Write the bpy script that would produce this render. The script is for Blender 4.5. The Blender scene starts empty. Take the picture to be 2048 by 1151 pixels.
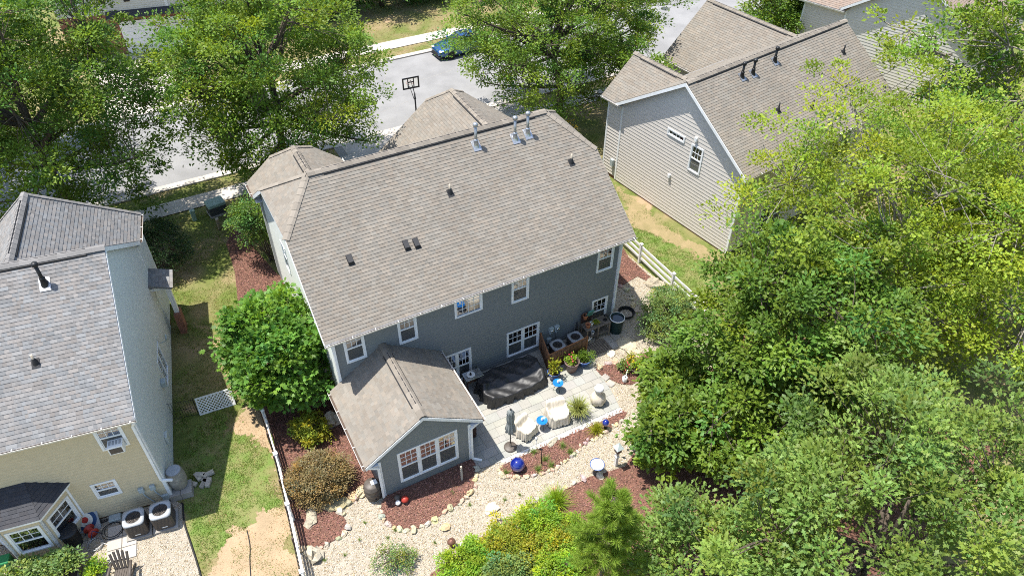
import bpy, math, random
import numpy as np
from mathutils import Vector, Matrix, noise
from mathutils.geometry import tessellate_polygon

scene = bpy.context.scene
COL = scene.collection
rnd = random.Random(7)
NR = np.random.default_rng(7)
R = math.radians

# ---------------------------------------------------------------- camera
cd = bpy.data.cameras.new('Camera'); cam = bpy.data.objects.new('Camera', cd); COL.objects.link(cam)
cd.sensor_width = 36; cd.lens = 26.5319; cd.clip_start = .1; cd.clip_end = 2000
cam.matrix_world = Matrix([[0.8813221, 0.312634, -0.354304, -3.4590852], [-0.472481, 0.5921971, -0.652736, -20.7582149], [0.0057503, 0.7426726, 0.66963, 25.7974923], [0.0, 0.0, 0.0, 1.0]])
scene.camera = cam
# ---------------------------------------------------------------- sky, sun, exposure
SUN = Vector((-.25, .20, 1.0)).normalized()          # towards the sun
world = bpy.data.worlds.new('World'); scene.world = world; world.use_nodes = True
nt = world.node_tree
sky = nt.nodes.new('ShaderNodeTexSky'); sky.sky_type = 'NISHITA'; sky.sun_disc = False
sky.sun_elevation = math.asin(SUN.z); sky.sun_rotation = math.atan2(SUN.x, SUN.y)
sky.altitude = 100; sky.air_density = 1.0; sky.dust_density = 1.2
nt.links.new(sky.outputs[0], nt.nodes['Background'].inputs[0])
nt.nodes['Background'].inputs[1].default_value = .14
sl = bpy.data.lights.new('Sun', 'SUN'); sl.energy = 4.3; sl.angle = R(.53); sl.color = (1, .962, .895)
so = bpy.data.objects.new('Sun', sl); COL.objects.link(so); so.location = (0, 0, 60)
so.rotation_euler = SUN.to_track_quat('Z', 'Y').to_euler()
vs = scene.view_settings; vs.view_transform = 'Standard'; vs.look = 'None'; vs.exposure = 1.02; vs.gamma = 1; vs.use_curve_mapping = False
scene.cycles.filter_width = 1.0; scene.cycles.use_denoising = False
scene.cycles.max_bounces = 8; scene.cycles.transparent_max_bounces = 16; scene.cycles.transmission_bounces = 4

# ---------------------------------------------------------------- materials
MATS = {}
def nodes_of(name):
    m = bpy.data.materials.new(name); m.use_nodes = True
    nt = m.node_tree; nt.nodes.clear()
    out = nt.nodes.new('ShaderNodeOutputMaterial'); b = nt.nodes.new('ShaderNodeBsdfPrincipled')
    nt.links.new(b.outputs[0], out.inputs[0])
    MATS[name] = m
    return m, nt, b, out
def N(nt, t, **kw):
    n = nt.nodes.new(t)
    for k, v in kw.items(): setattr(n, k, v)
    return n
def mixcol(nt, a, b, fac, mode='MIX'):
    n = N(nt, 'ShaderNodeMix', data_type='RGBA', blend_type=mode)
    for sock, v in ((n.inputs[6], a), (n.inputs[7], b), (n.inputs[0], fac)):
        if hasattr(v, 'is_output'): nt.links.new(v, sock)
        elif isinstance(v, (int, float)): sock.default_value = v
        else: sock.default_value = (*v, 1)
    return n.outputs[2]
def noisefac(nt, scale, lo=.35, hi=.65, detail=4, coord='pos', dist=0):
    if coord == 'pos': c = N(nt, 'ShaderNodeNewGeometry').outputs['Position']
    else: c = N(nt, 'ShaderNodeTexCoord').outputs['Object']
    n = N(nt, 'ShaderNodeTexNoise'); n.inputs['Scale'].default_value = scale; n.inputs['Detail'].default_value = detail
    n.inputs['Distortion'].default_value = dist
    nt.links.new(c, n.inputs['Vector'])
    mr = N(nt, 'ShaderNodeMapRange'); mr.inputs[1].default_value = lo; mr.inputs[2].default_value = hi
    nt.links.new(n.outputs[0], mr.inputs[0])
    return mr.outputs[0]
def mat(name, col, rough=.6, col2=None, scale=3, var=.12, vscale=25, bump=0, bscale=60, metal=0, spec=.35, tint=False, lo=.35, hi=.65, coat=0):
    m, nt, b, out = nodes_of(name)
    c = tuple(col)
    base = c
    if col2 is not None: base = mixcol(nt, c, tuple(col2), noisefac(nt, scale, lo, hi))
    if var:
        f = noisefac(nt, vscale, .3, .7)
        mr = N(nt, 'ShaderNodeMapRange'); mr.inputs[3].default_value = 1 - var; mr.inputs[4].default_value = 1 + var
        nt.links.new(f, mr.inputs[0])
        cc = N(nt, 'ShaderNodeCombineColor')
        for i in range(3): nt.links.new(mr.outputs[0], cc.inputs[i])
        base = mixcol(nt, base, cc.outputs[0], 1.0, 'MULTIPLY')
    if tint:
        a = N(nt, 'ShaderNodeAttribute', attribute_name='tint')
        base = mixcol(nt, base, a.outputs['Color'], 1.0, 'MULTIPLY')
    if hasattr(base, 'is_output'): nt.links.new(base, b.inputs['Base Color'])
    else: b.inputs['Base Color'].default_value = (*base, 1)
    b.inputs['Roughness'].default_value = rough; b.inputs['Metallic'].default_value = metal
    b.inputs['Specular IOR Level'].default_value = spec
    b.inputs['Coat Weight'].default_value = coat
    if bump:
        f = noisefac(nt, bscale, 0, 1, 5)
        bp = N(nt, 'ShaderNodeBump'); bp.inputs['Strength'].default_value = bump; bp.inputs['Distance'].default_value = .02
        nt.links.new(f, bp.inputs['Height']); nt.links.new(bp.outputs[0], b.inputs['Normal'])
    return m
def leafmat(name, col, trans=.35, rough=.48, spec=.22, tcol=None):
    m, nt, b, out = nodes_of(name)
    a = N(nt, 'ShaderNodeAttribute', attribute_name='tint')
    base = mixcol(nt, col, a.outputs['Color'], 1.0, 'MULTIPLY')
    nt.links.new(base, b.inputs['Base Color']); b.inputs['Roughness'].default_value = rough; b.inputs['Specular IOR Level'].default_value = spec
    tr = N(nt, 'ShaderNodeBsdfTranslucent')
    tb = mixcol(nt, tcol or (min(1, col[0]*1.9), min(1, col[1]*1.7), col[2]*.7), a.outputs['Color'], 1.0, 'MULTIPLY')
    nt.links.new(tb, tr.inputs[0])
    mx = N(nt, 'ShaderNodeMixShader'); mx.inputs[0].default_value = trans
    nt.links.new(b.outputs[0], mx.inputs[1]); nt.links.new(tr.outputs[0], mx.inputs[2]); nt.links.new(mx.outputs[0], out.inputs[0])
    return m
def glassmat(name, tint, refl):
    m, nt, b, out = nodes_of(name)
    t = N(nt, 'ShaderNodeBsdfTransparent'); t.inputs[0].default_value = (*tint, 1)
    g = N(nt, 'ShaderNodeBsdfGlossy'); g.inputs['Roughness'].default_value = .03; g.inputs[0].default_value = (.95, .97, 1, 1)
    fr = N(nt, 'ShaderNodeFresnel'); fr.inputs[0].default_value = 1.5
    ad = N(nt, 'ShaderNodeMath', operation='ADD', use_clamp=True); ad.inputs[1].default_value = refl
    nt.links.new(fr.outputs[0], ad.inputs[0])
    mx = N(nt, 'ShaderNodeMixShader'); nt.links.new(ad.outputs[0], mx.inputs[0])
    nt.links.new(t.outputs[0], mx.inputs[1]); nt.links.new(g.outputs[0], mx.inputs[2]); nt.links.new(mx.outputs[0], out.inputs[0])
    return m

mat('shingle', (.220, .196, .164), .9, (.186, .165, .138), .55, lo=.3, hi=.75, var=.10, vscale=40, bump=.35, bscale=140, tint=True, spec=.15)
mat('shingle_pink', (.206, .200, .194), .9, (.180, .175, .170), .6, lo=.3, hi=.75, var=.10, vscale=40, bump=.35, bscale=140, tint=True, spec=.15)
mat('shingle_brown', (.250, .196, .160), .9, None, var=.10, vscale=40, bump=.35, bscale=140, tint=True, spec=.15)
mat('shingle_dark', (.055, .055, .06), .9, None, var=.2, vscale=40, bump=.3, bscale=140, tint=True, spec=.15)
mat('vent_black', (.02, .02, .022), .6, var=.2)
mat('siding_grey', (.178, .190, .186), .55, var=.05, vscale=6, spec=.3)
mat('siding_tan', (.55, .46, .30), .5, var=.05, vscale=6, spec=.3)
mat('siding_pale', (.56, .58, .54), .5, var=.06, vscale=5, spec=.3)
mat('siding_beige', (.61, .565, .51), .5, var=.05, vscale=6, spec=.3)
mat('siding_cream', (.60, .58, .53), .5, var=.05, vscale=6, spec=.3)
mat('trim_white', (.80, .81, .81), .45, (.72, .73, .72), 2.5, var=.04)
mat('gutter_white', (.80, .77, .72), .45, (.68, .63, .56), 3, var=.06)
mat('gutter_inside', (.09, .065, .05), .9, var=.3)
mat('flashing', (.55, .56, .57), .35, (.40, .41, .42), 9, metal=.8, var=.1)
mat('galvanised', (.42, .43, .44), .4, (.30, .31, .32), 12, metal=.7, var=.15)
mat('room', (.30, .28, .25), .9, var=.2, vscale=2)
mat('curtain', (.45, .44, .40), .9, var=.15, vscale=8)
mat('insect_screen', (.10, .115, .12), .6, var=.1)
mat('brick', (.28, .13, .085), .9, (.20, .09, .06), 6, var=.25, vscale=30)
mat('door_white', (.74, .75, .76), .5, var=.03)
mat('shutter_black', (.012, .012, .014), .5, var=.1)
glassmat('glass', (.80, .84, .84), .24)
def screenmat():
    m, nt, b, out = nodes_of('glass_screen')
    b.inputs['Base Color'].default_value = (.095, .10, .10, 1); b.inputs['Roughness'].default_value = .6; b.inputs['Specular IOR Level'].default_value = .5
    t = N(nt, 'ShaderNodeBsdfTransparent'); mx = N(nt, 'ShaderNodeMixShader'); mx.inputs[0].default_value = .70
    nt.links.new(t.outputs[0], mx.inputs[1]); nt.links.new(b.outputs[0], mx.inputs[2]); nt.links.new(mx.outputs[0], out.inputs[0])
screenmat()
mat('asphalt', (.250, .246, .242), .9, (.200, .197, .194), .6, var=.14, vscale=60, bump=.2, bscale=150, spec=.2)
mat('concrete', (.46, .42, .37), .85, (.38, .345, .30), .9, var=.10, vscale=30, bump=.15, bscale=90, spec=.2)
mat('concrete_dark', (.34, .32, .29), .85, (.27, .25, .22), 1.5, var=.12, vscale=30, spec=.2)
mat('paver', (.315, .305, .275), .8, (.275, .27, .245), 1.3, var=.10, vscale=22, bump=.15, bscale=60, tint=True, spec=.25)
mat('grout', (.23, .22, .20), .95)
mat('stone', (.44, .385, .30), .85, (.34, .31, .26), 4, var=.25, vscale=18, bump=.5, bscale=25, tint=True, spec=.2)
mat('gravel', (.45, .41, .34), .85, tint=True, var=.12, vscale=40, spec=.2)
mat('white_pebbles', (.66, .66, .66), .9, var=.15, vscale=40, bump=.6, bscale=45)
mat('gravel_bed', (.28, .245, .19), .95, (.34, .30, .24), 4, var=.25, vscale=35, bump=.6, bscale=45)
mat('mulch', (.160, .078, .055), .95, (.120, .058, .042), 3, var=.3, vscale=30, bump=.8, bscale=50)
mat('chip', (.195, .100, .074), .9, tint=True, var=.1)
mat('bark', (.115, .09, .068), .95, (.07, .055, .042), 9, var=.25, vscale=25, bump=.6, bscale=30)
mat('bark_pale', (.27, .24, .20), .95, (.18, .16, .13), 9, var=.25, vscale=25, bump=.6, bscale=30)
mat('wood_brown', (.20, .105, .055), .7, (.13, .065, .033), 7, var=.25, vscale=30, tint=True)
mat('wood_grey', (.20, .165, .13), .85, (.13, .105, .08), 7, var=.25, vscale=30)
mat('wood_dark', (.06, .032, .025), .5, var=.2)
mat('black_cover', (.020, .020, .021), .5, var=.12, vscale=14, spec=.5, bump=.2, bscale=9)
mat('beige_cover', (.62, .56, .46), .8, (.55, .48, .37), 5, var=.06, vscale=12, bump=.2, bscale=8)
mat('umbrella_cloth', (.24, .255, .245), .8, var=.12, vscale=9)
mat('blue_metal', (.012, .16, .50), .3, var=.08, spec=.5)
mat('blue_glaze', (.035, .075, .22), .2, (.06, .12, .30), 6, var=.2, spec=.6)
mat('blue_glass', (.004, .012, .17), .06, var=.0, spec=.9, coat=1)
mat('brown_glaze', (.19, .12, .10), .45, (.12, .09, .085), 5, var=.2)
mat('terracotta', (.38, .15, .07), .8, var=.2, vscale=10)
mat('black_metal', (.014, .014, .015), .45, var=.1)
mat('black_plastic', (.018, .018, .019), .5, var=.15)
mat('green_bin', (.010, .035, .034), .45, var=.15)
mat('brown_barrel', (.075, .062, .052), .5, (.10, .085, .07), 5, var=.15)
mat('stone_barrel', (.27, .255, .22), .7, (.20, .19, .165), 6, var=.2)
mat('ac_grey', (.33, .345, .355), .45, var=.08)
mat('ac_brown', (.085, .07, .058), .6, var=.15, vscale=50)
mat('meter_grey', (.36, .41, .41), .45, var=.1)
mat('stainless', (.60, .61, .62), .25, metal=.9, var=.05)
mat('white_plastic', (.76, .76, .74), .4, var=.05)
mat('white_paint', (.80, .79, .76), .5, (.70, .68, .63), 3, var=.05)
mat('utility_green', (.27, .37, .30), .5, (.22, .31, .25), 5, var=.1)
mat('utility_dark', (.05, .055, .05), .7, var=.2)
mat('target_blue', (.02, .055, .14), .6, var=.1)
mat('target_white', (.70, .66, .56), .6, var=.1)
mat('target_red', (.42, .03, .02), .6, var=.1)
mat('red_plastic', (.36, .04, .025), .45, var=.1)
mat('teal_plastic', (.06, .20, .17), .5, var=.1)
mat('bright_green', (.02, .20, .07), .5, var=.1)
mat('yellow', (.70, .42, .02), .5, var=.15)
mat('pink', (.62, .05, .10), .5, var=.2)
mat('rubber', (.015, .015, .015), .7, var=.1)
mat('car_blue', (.018, .085, .23), .22, var=.0, metal=.55, spec=.6, coat=1)
mat('car_glass', (.012, .016, .018), .05, var=0, spec=.8)
mat('rim_metal', (.45, .46, .48), .3, metal=.9, var=.05)
mat('soil', (.055, .035, .025), .95, var=.3)
mat('twist_post', (.42, .36, .28), .8, var=.2)
mat('copper', (.20, .10, .07), .45, metal=.5, var=.2)

for nm, c, tr in (('leaf_oak', (.135, .218, .032), .36), ('leaf_oak_dark', (.118, .200, .032), .32), ('leaf_elm', (.205, .280, .033), .40), ('leaf_broad', (.118, .190, .026), .34),
                  ('leaf_white_oak', (.145, .215, .046), .34), ('leaf_fig', (.105, .215, .034), .34), ('leaf_laurel', (0.109, 0.196, 0.041), .30), ('leaf_yellow', (0.253, 0.275, 0.028), .36),
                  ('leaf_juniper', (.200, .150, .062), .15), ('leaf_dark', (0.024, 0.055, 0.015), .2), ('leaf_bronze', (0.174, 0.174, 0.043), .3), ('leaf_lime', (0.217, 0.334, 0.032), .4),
                  ('leaf_shrub', (0.160, 0.232, 0.065), .34), ('leaf_variegated', (0.275, 0.308, 0.110), .3), ('needle', (.190, .285, .040), .35), ('grass_blade', (.135, .215, .034), .35),
                  ('grass_dry', (0.275, 0.209, 0.094), .25), ('leaf_wood', (0.065, 0.138, 0.026), .3)):
    leafmat(nm, c, tr)

# ground: worn lawn, bare earth and dry grass
def ground_material():
    m, nt, b, out = nodes_of('lawn_ground')
    dry = mixcol(nt, (.265, .205, .115), (.185, .165, .070), noisefac(nt, 1.1, .35, .65, 5))
    green = mixcol(nt, (.095, .125, .030), (.140, .165, .045), noisefac(nt, 3.5, .35, .65, 5))
    base = mixcol(nt, dry, green, noisefac(nt, .30, .42, .60, 6, dist=.6))
    base = mixcol(nt, base, (.33, .235, .145), noisefac(nt, .42, .60, .70, 6, dist=.8))
    fine = N(nt, 'ShaderNodeMapRange'); fine.inputs[3].default_value = .75; fine.inputs[4].default_value = 1.25
    nt.links.new(noisefac(nt, 45, .3, .7, 6), fine.inputs[0])
    cc = N(nt, 'ShaderNodeCombineColor')
    for i in range(3): nt.links.new(fine.outputs[0], cc.inputs[i])
    base = mixcol(nt, base, cc.outputs[0], 1.0, 'MULTIPLY')
    nt.links.new(base, b.inputs['Base Color']); b.inputs['Roughness'].default_value = .95; b.inputs['Specular IOR Level'].default_value = .1
    bp = N(nt, 'ShaderNodeBump'); bp.inputs['Strength'].default_value = .6; bp.inputs['Distance'].default_value = .03
    nt.links.new(noisefac(nt, 30, 0, 1, 6), bp.inputs['Height']); nt.links.new(bp.outputs[0], b.inputs['Normal'])
ground_material()
mat('earth', (.36, .255, .155), .95, (.29, .215, .13), 1.2, var=.16, vscale=25, bump=.4, bscale=30)
mat('earth_dry_grass', (.27, .205, .11), .95, (.20, .165, .075), 1.4, var=.2, vscale=40, bump=.5, bscale=40)
mat('turf', (.115, .175, .034), .95, (.190, .180, .070), 1.6, var=.25, vscale=40, bump=.6, bscale=45)

# ---------------------------------------------------------------- mesh helpers
def link(name, me, parent=None, m=None):
    o = bpy.data.objects.new(name, me); COL.objects.link(o)
    if parent is not None: o.parent = parent
    if m is not None and not me.materials: me.materials.append(MATS[m])
    return o
def tag(o, label, cat, group=None):
    o['label'] = label; o['category'] = cat
    if group: o['group'] = group
    return o
def thing(name, label, cat, loc=(0, 0, 0), rz=0, group=None):
    o = bpy.data.objects.new(name, None); COL.objects.link(o); o.empty_display_size = .1
    loc = tuple(loc); o.location = loc if len(loc) == 3 else (*loc, 0); o.rotation_euler = (0, 0, rz)
    return tag(o, label, cat, group)
def struct(o): o['kind'] = 'structure'; return o
def stuff(o): o['kind'] = 'stuff'; return o
def copy_tree(o, parent=None):
    c = o.copy(); COL.objects.link(c); c.parent = parent
    for ch in list(o.children): copy_tree(ch, c)
    return c

class MB:
    def __init__(s): s.v = []; s.f = []; s.t = []; s.M = None; s.tint = None
    def av(s, pts):
        b = len(s.v)
        for p in pts:
            p = Vector(p)
            if s.M is not None: p = s.M @ p
            s.v.append(p[:]); s.t.append(s.tint or (1, 1, 1))
        return b
    def face(s, pts): b = s.av(pts); s.f.append(tuple(range(b, b + len(pts)))); return s
    def box(s, x0, x1, y0, y1, z0, z1):
        b = s.av([(x0, y0, z0), (x1, y0, z0), (x1, y1, z0), (x0, y1, z0), (x0, y0, z1), (x1, y0, z1), (x1, y1, z1), (x0, y1, z1)])
        s.f += [tuple(b + i for i in q) for q in ((0, 3, 2, 1), (4, 5, 6, 7), (0, 1, 5, 4), (1, 2, 6, 5), (2, 3, 7, 6), (3, 0, 4, 7))]
        return s
    def cbox(s, x0, x1, y0, y1, z0, z1, c=.02):
        """box with chamfered vertical and top edges"""
        def ring(i, z): return [(x0+i+c, y0+i, z), (x1-i-c, y0+i, z), (x1-i, y0+i+c, z), (x1-i, y1-i-c, z), (x1-i-c, y1-i, z), (x0+i+c, y1-i, z), (x0+i, y1-i-c, z), (x0+i, y0+i+c, z)]
        b = s.av(ring(0, z0) + ring(0, z1 - c) + ring(c*.7, z1))
        for k in range(2):
            for i in range(8): s.f.append((b+k*8+i, b+k*8+(i+1) % 8, b+k*8+8+(i+1) % 8, b+k*8+8+i))
        s.f.append(tuple(b+16+i for i in range(8))); s.f.append(tuple(b+7-i for i in range(8)))
        return s
    def beam(s, p0, p1, w, h, up=(0, 0, 1)):
        p0 = Vector(p0); p1 = Vector(p1); d = (p1 - p0).normalized(); up = Vector(up)
        if abs(d.dot(up)) > .98: up = Vector((1, 0, 0))
        sd = d.cross(up).normalized() * (w / 2); u = sd.cross(d).normalized() * (h / 2)
        b = s.av([p0-sd-u, p0+sd-u, p0+sd+u, p0-sd+u, p1-sd-u, p1+sd-u, p1+sd+u, p1-sd+u])
        s.f += [tuple(b + i for i in q) for q in ((0, 1, 2, 3), (7, 6, 5, 4), (0, 4, 5, 1), (1, 5, 6, 2), (2, 6, 7, 3), (3, 7, 4, 0))]
        return s
    def prism(s, poly, z0, z1):
        """vertical prism over a simple (may be concave) 2-D outline"""
        n = len(poly)
        A = sum(poly[i][0]*poly[(i+1) % n][1] - poly[(i+1) % n][0]*poly[i][1] for i in range(n))
        if A < 0: poly = poly[::-1]
        b = s.av([(p[0], p[1], z1) for p in poly] + [(p[0], p[1], z0) for p in poly])
        for t in tessellate_polygon([[Vector((p[0], p[1], 0)) for p in poly]]):
            a = [poly[i] for i in t]
            ar = (a[1][0]-a[0][0])*(a[2][1]-a[0][1])-(a[2][0]-a[0][0])*(a[1][1]-a[0][1])
            s.f.append(tuple(b+i for i in (t if ar > 0 else t[::-1])))
        for i in range(n): j = (i+1) % n; s.f.append((b+i, b+n+i, b+n+j, b+j))
        return s
    def tube(s, pts, rad, n=8, caps=True):
        pts = [Vector(p) for p in pts]
        if not hasattr(rad, '__len__'): rad = [rad]*len(pts)
        b = len(s.v); prev = None
        for i, p in enumerate(pts):
            d = (pts[min(i+1, len(pts)-1)] - pts[max(i-1, 0)])
            d = d.normalized() if d.length > 1e-9 else Vector((0, 0, 1))
            if prev is None:
                a = Vector((0, 0, 1)) if abs(d.z) < .9 else Vector((1, 0, 0)); x = d.cross(a).normalized()
            else:
                x = prev - d * prev.dot(d); x = x.normalized() if x.length > 1e-6 else d.orthogonal().normalized()
            prev = x; y = d.cross(x)
            s.av([p + (x*math.cos(2*math.pi*k/n) + y*math.sin(2*math.pi*k/n))*rad[i] for k in range(n)])
        for i in range(len(pts)-1):
            for k in range(n): q = (k+1) % n; s.f.append((b+i*n+k, b+i*n+q, b+(i+1)*n+q, b+(i+1)*n+k))
        if caps:
            s.f.append(tuple(b+n-1-k for k in range(n))); e = b+(len(pts)-1)*n; s.f.append(tuple(e+k for k in range(n)))
        return s
    def lathe(s, prof, n=16, c=(0, 0, 0), cap=True, sx=1, sy=1):
        b = len(s.v)
        for (r, z) in prof: s.av([(c[0]+sx*r*math.cos(2*math.pi*k/n), c[1]+sy*r*math.sin(2*math.pi*k/n), c[2]+z) for k in range(n)])
        for i in range(len(prof)-1):
            for k in range(n): q = (k+1) % n; s.f.append((b+i*n+k, b+i*n+q, b+(i+1)*n+q, b+(i+1)*n+k))
        if cap:
            s.f.append(tuple(b+n-1-k for k in range(n))); e = b+(len(prof)-1)*n; s.f.append(tuple(e+k for k in range(n)))
        return s
    def ball(s, c, r, nu=12, nv=8):
        rr = r if hasattr(r, '__len__') else (r, r, r)
        b = len(s.v)
        for j in range(nv+1):
            t = math.pi*j/nv
            s.av([(c[0]+rr[0]*math.sin(t)*math.cos(2*math.pi*k/nu), c[1]+rr[1]*math.sin(t)*math.sin(2*math.pi*k/nu), c[2]-rr[2]*math.cos(t)) for k in range(nu)])
        for j in range(nv):
            for k in range(nu): q = (k+1) % nu; s.f.append((b+j*nu+k, b+j*nu+q, b+(j+1)*nu+q, b+(j+1)*nu+k))
        return s
    def rock(s, c, r, seed=0, nu=9, nv=6, rough=.3):
        b = len(s.v); s.ball((0, 0, 0), 1, nu, nv)
        sd = Vector((seed*7.13 % 91, seed*3.7 % 53, seed*1.9 % 37))
        a = (seed*1.31) % 6.28
        for i in range(b, len(s.v)):
            p = Vector(s.v[i]); k = 1 + rough*2*noise.noise(p*1.2+sd) + rough*noise.noise(p*2.7+sd)
            k = min(k, 1.15)
            x, y, z = p.x*k*r[0], p.y*k*r[1], max(p.z*k, -.45)*r[2]
            s.v[i] = (c[0]+x*math.cos(a)-y*math.sin(a), c[1]+x*math.sin(a)+y*math.cos(a), c[2]+z+.3*r[2])
        return s
    def build(s, name, m, parent=None, smooth=False, tint=False):
        me = bpy.data.meshes.new(name); me.from_pydata(s.v, [], s.f); me.validate()
        if smooth: me.polygons.foreach_set('use_smooth', [True]*len(me.polygons))
        at = me.attributes.new('tint', 'FLOAT_COLOR', 'POINT')
        at.data.foreach_set('color', np.array([(*t, 1) for t in s.t], dtype=np.float32).ravel())
        me.materials.append(MATS[m])
        return link(name, me, parent)

def np_mesh(name, V, F, m, parent=None, tint=None, smooth=False):
    """bulk mesh: V (n,3), F (k,c) with equal face size"""
    me = bpy.data.meshes.new(name); V = np.asarray(V, np.float32); F = np.asarray(F, np.int32)
    me.vertices.add(len(V)); me.vertices.foreach_set('co', V.ravel())
    me.loops.add(F.size); me.loops.foreach_set('vertex_index', F.ravel())
    me.polygons.add(len(F)); me.polygons.foreach_set('loop_start', np.arange(0, F.size, F.shape[1], dtype=np.int32))
    if smooth: me.polygons.foreach_set('use_smooth', np.ones(len(F), bool))
    me.update(calc_edges=True)
    at = me.attributes.new('tint', 'FLOAT_COLOR', 'POINT')
    T = np.ones((len(V), 4), np.float32)
    if tint is not None: T[:, :3] = tint
    at.data.foreach_set('color', T.ravel())
    me.materials.append(MATS[m])
    return link(name, me, parent)

def inside(poly, P):
    P = np.asarray(P); x, y = P[:, 0], P[:, 1]; r = np.zeros(len(P), bool); n = len(poly)
    for i in range(n):
        x0, y0 = poly[i][0], poly[i][1]; x1, y1 = poly[(i+1) % n][0], poly[(i+1) % n][1]
        if y0 == y1: continue
        c = ((y0 > y) != (y1 > y)) & (x < (x1-x0)*(y-y0)/(y1-y0)+x0); r ^= c
    return r
def scatter(poly, dens, holes=(), rng=NR):
    p = np.array([q[:2] for q in poly]); lo = p.min(0); hi = p.max(0)
    n = int(np.prod(hi-lo)*dens); P = lo + rng.random((n, 2))*(hi-lo)
    k = inside(poly, P)
    for h in holes: k &= ~inside(h, P)
    return P[k]
def smooth_line(pts, k=6, closed=False):
    P = [Vector((p[0], p[1], p[2] if len(p) > 2 else 0)) for p in pts]; n = len(P); out = []
    for i in range(n if closed else n-1):
        a, b, c, d = (P[(i-1) % n] if closed or i > 0 else P[0]), P[i], P[(i+1) % n], (P[(i+2) % n] if closed or i+2 < n else P[-1])
        for j in range(k):
            t = j/k; out.append(.5*((2*b)+(c-a)*t+(2*a-5*b+4*c-d)*t*t+(3*b-a-3*c+d)*t**3))
    if not closed: out.append(P[-1])
    return out
def tints(n, lo, hi, hue=.06, rng=NR):
    b = rng.uniform(lo, hi, (n, 1)); return b * (1 + rng.uniform(-hue, hue, (n, 3)))


# ================================================================= THE SETTING
g = MB(); g.face([(-600, -600, 0), (600, -600, 0), (600, 700, 0), (-600, 700, 0)])
ground = struct(g.build('ground', 'lawn_ground'))

def sheet(name, poly, m, z0, z1, parent=None):
    return MB().prism([(p[0], p[1]) for p in poly], z0, z1).build(name, m, parent)

# outlines of the garden, metres (x along the rear wall, y towards the street)
FENCE_X0, FENCE_X1 = -3.2, 17.0
HOUSE_L = [(0.045, 0), (0.045, -4.0)]
bed_side = [(-1.08, 16.17), (-1.86, 14.77), (-2.00, 12.16), (-3.0, 6.0), (-3.0, 1.4), (-3.29, -2.03), (-3.45, -4.70), (-3.26, -4.84), (-2.65, -4.92), (-2.06, -4.85), (-1.62, -4.64), (-1.64, -4.18), (-1.65, -3.78), (-1.15, -3.58), (-0.53, -3.50), (-.35, -4.02), (.03, -3.98), (.03, 10.6), (-.1, 11.0)]
bed_front = [(.05, -4.02), (-0.24, -4.36), (-0.36, -4.90), (-0.08, -5.48), (0.56, -5.89), (1.32, -5.84), (2.07, -5.71), (2.65, -5.65), (3.18, -5.37), (3.69, -4.73), (3.84, -4.32), (3.86, -4.02)]
patio = [(3.83, -.01), (3.83, -4.55), (4.07, -4.63), (4.80, -4.72), (10.64, -4.70), (10.87, -3.64), (10.97, -2.35), (10.93, -1.74), (10.91, -0.55), (10.6, -.01)]
bed_mid = [(4.80, -4.81), (4.51, -5.14), (4.80, -5.53), (5.62, -5.91), (6.75, -5.97), (7.59, -5.84), (8.32, -5.53), (9.27, -5.48), (10.41, -5.25), (10.77, -5.04), (10.63, -4.79)]
white_strip = [(4.74, -4.80), (4.79, -4.88), (6.07, -4.87), (7.98, -4.89), (9.47, -4.90), (10.64, -4.92), (10.67, -4.68), (4.85, -4.67)]
bed_low = [(-0.51, -8.40), (0.37, -7.76), (1.86, -7.48), (3.51, -7.20), (5.26, -7.03), (6.48, -7.05), (7.62, -7.00), (8.31, -7.13), (9.14, -7.25), (10.12, -6.74), (10.92, -6.15), (12.65, -5.23), (14.75, -5.03), (20, -3), (24, -14), (8, -17)]
bed_pots = [(10.92, -2.26), (11.89, -2.29), (12.10, -2.47), (13.55, -2.49), (13.51, -3.70), (11.83, -3.82), (11.43, -3.54), (10.90, -2.59)]
bed_fence = [(16.32, 3.88), (17.04, 4.37), (16.85, 3.6), (16.98, 0.48), (16.65, 1.39), (16.37, 2.11), (15.10, 1.86), (14.3, 3.0)]
gravel_yard = [(-3.3, -2.6), (-3.75, -7), (-4.3, -14), (9, -16), (17.0, -9), (17.2, 1.0), (16.9, 4.0), (13.35, 4.0), (13.35, 0), (0.1, 0.), (0.1, -2.6)]
LN_A = -.157
def LW(x, y): return (-7.201 + x*math.cos(LN_A) - y*math.sin(LN_A), -.267 + x*math.sin(LN_A) + y*math.cos(LN_A))
gravel_left = [LW(-9, 0), LW(-.05, -.02), LW(.2, -.25), (-6.95, -0.72), (-7.04, -1.54), (-6.97, -2.78), (-6.92, -3.97), (-6.97, -5.56), LW(-9, -8)]

# worn turf and bare earth of the neighbour's lawn
turf = [(-5.69, 2.96), (-4.69, 3.27), (-4.41, 1.69), (-3.92, 1.14), (-3.71, 0.32), (-3.56, -1.25), (-3.57, -2.52), (-3.96, -2.55), (-4.50, -2.02), (-5.07, -2.92), (-5.43, -2.73), (-6.31, -3.40), (-6.75, -3.39), (-6.95, -1.33), (-7.01, -0.44), (-6.98, 0.57)]
earth1 = [(-4.20, 2.62), (-3.43, 3.14), (-2.93, 2.56), (-3.02, 1.01), (-3.22, -0.90), (-3.42, -0.52), (-3.56, 0.52), (-3.89, 1.27), (-4.29, 1.68)]
earth2 = [(-6.32, -3.44), (-5.44, -2.77), (-5.04, -2.98), (-4.48, -2.08), (-3.96, -2.60), (-3.57, -3.01), (-3.84, -5.80), (-6.75, -4.67)]
turf_r = [(18.48, 5.72), (19.04, 5.17), (19.81, 3.00), (20.31, 1.08), (18.59, -0.24), (18.11, 1.42), (18.13, 4.13)]
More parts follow.
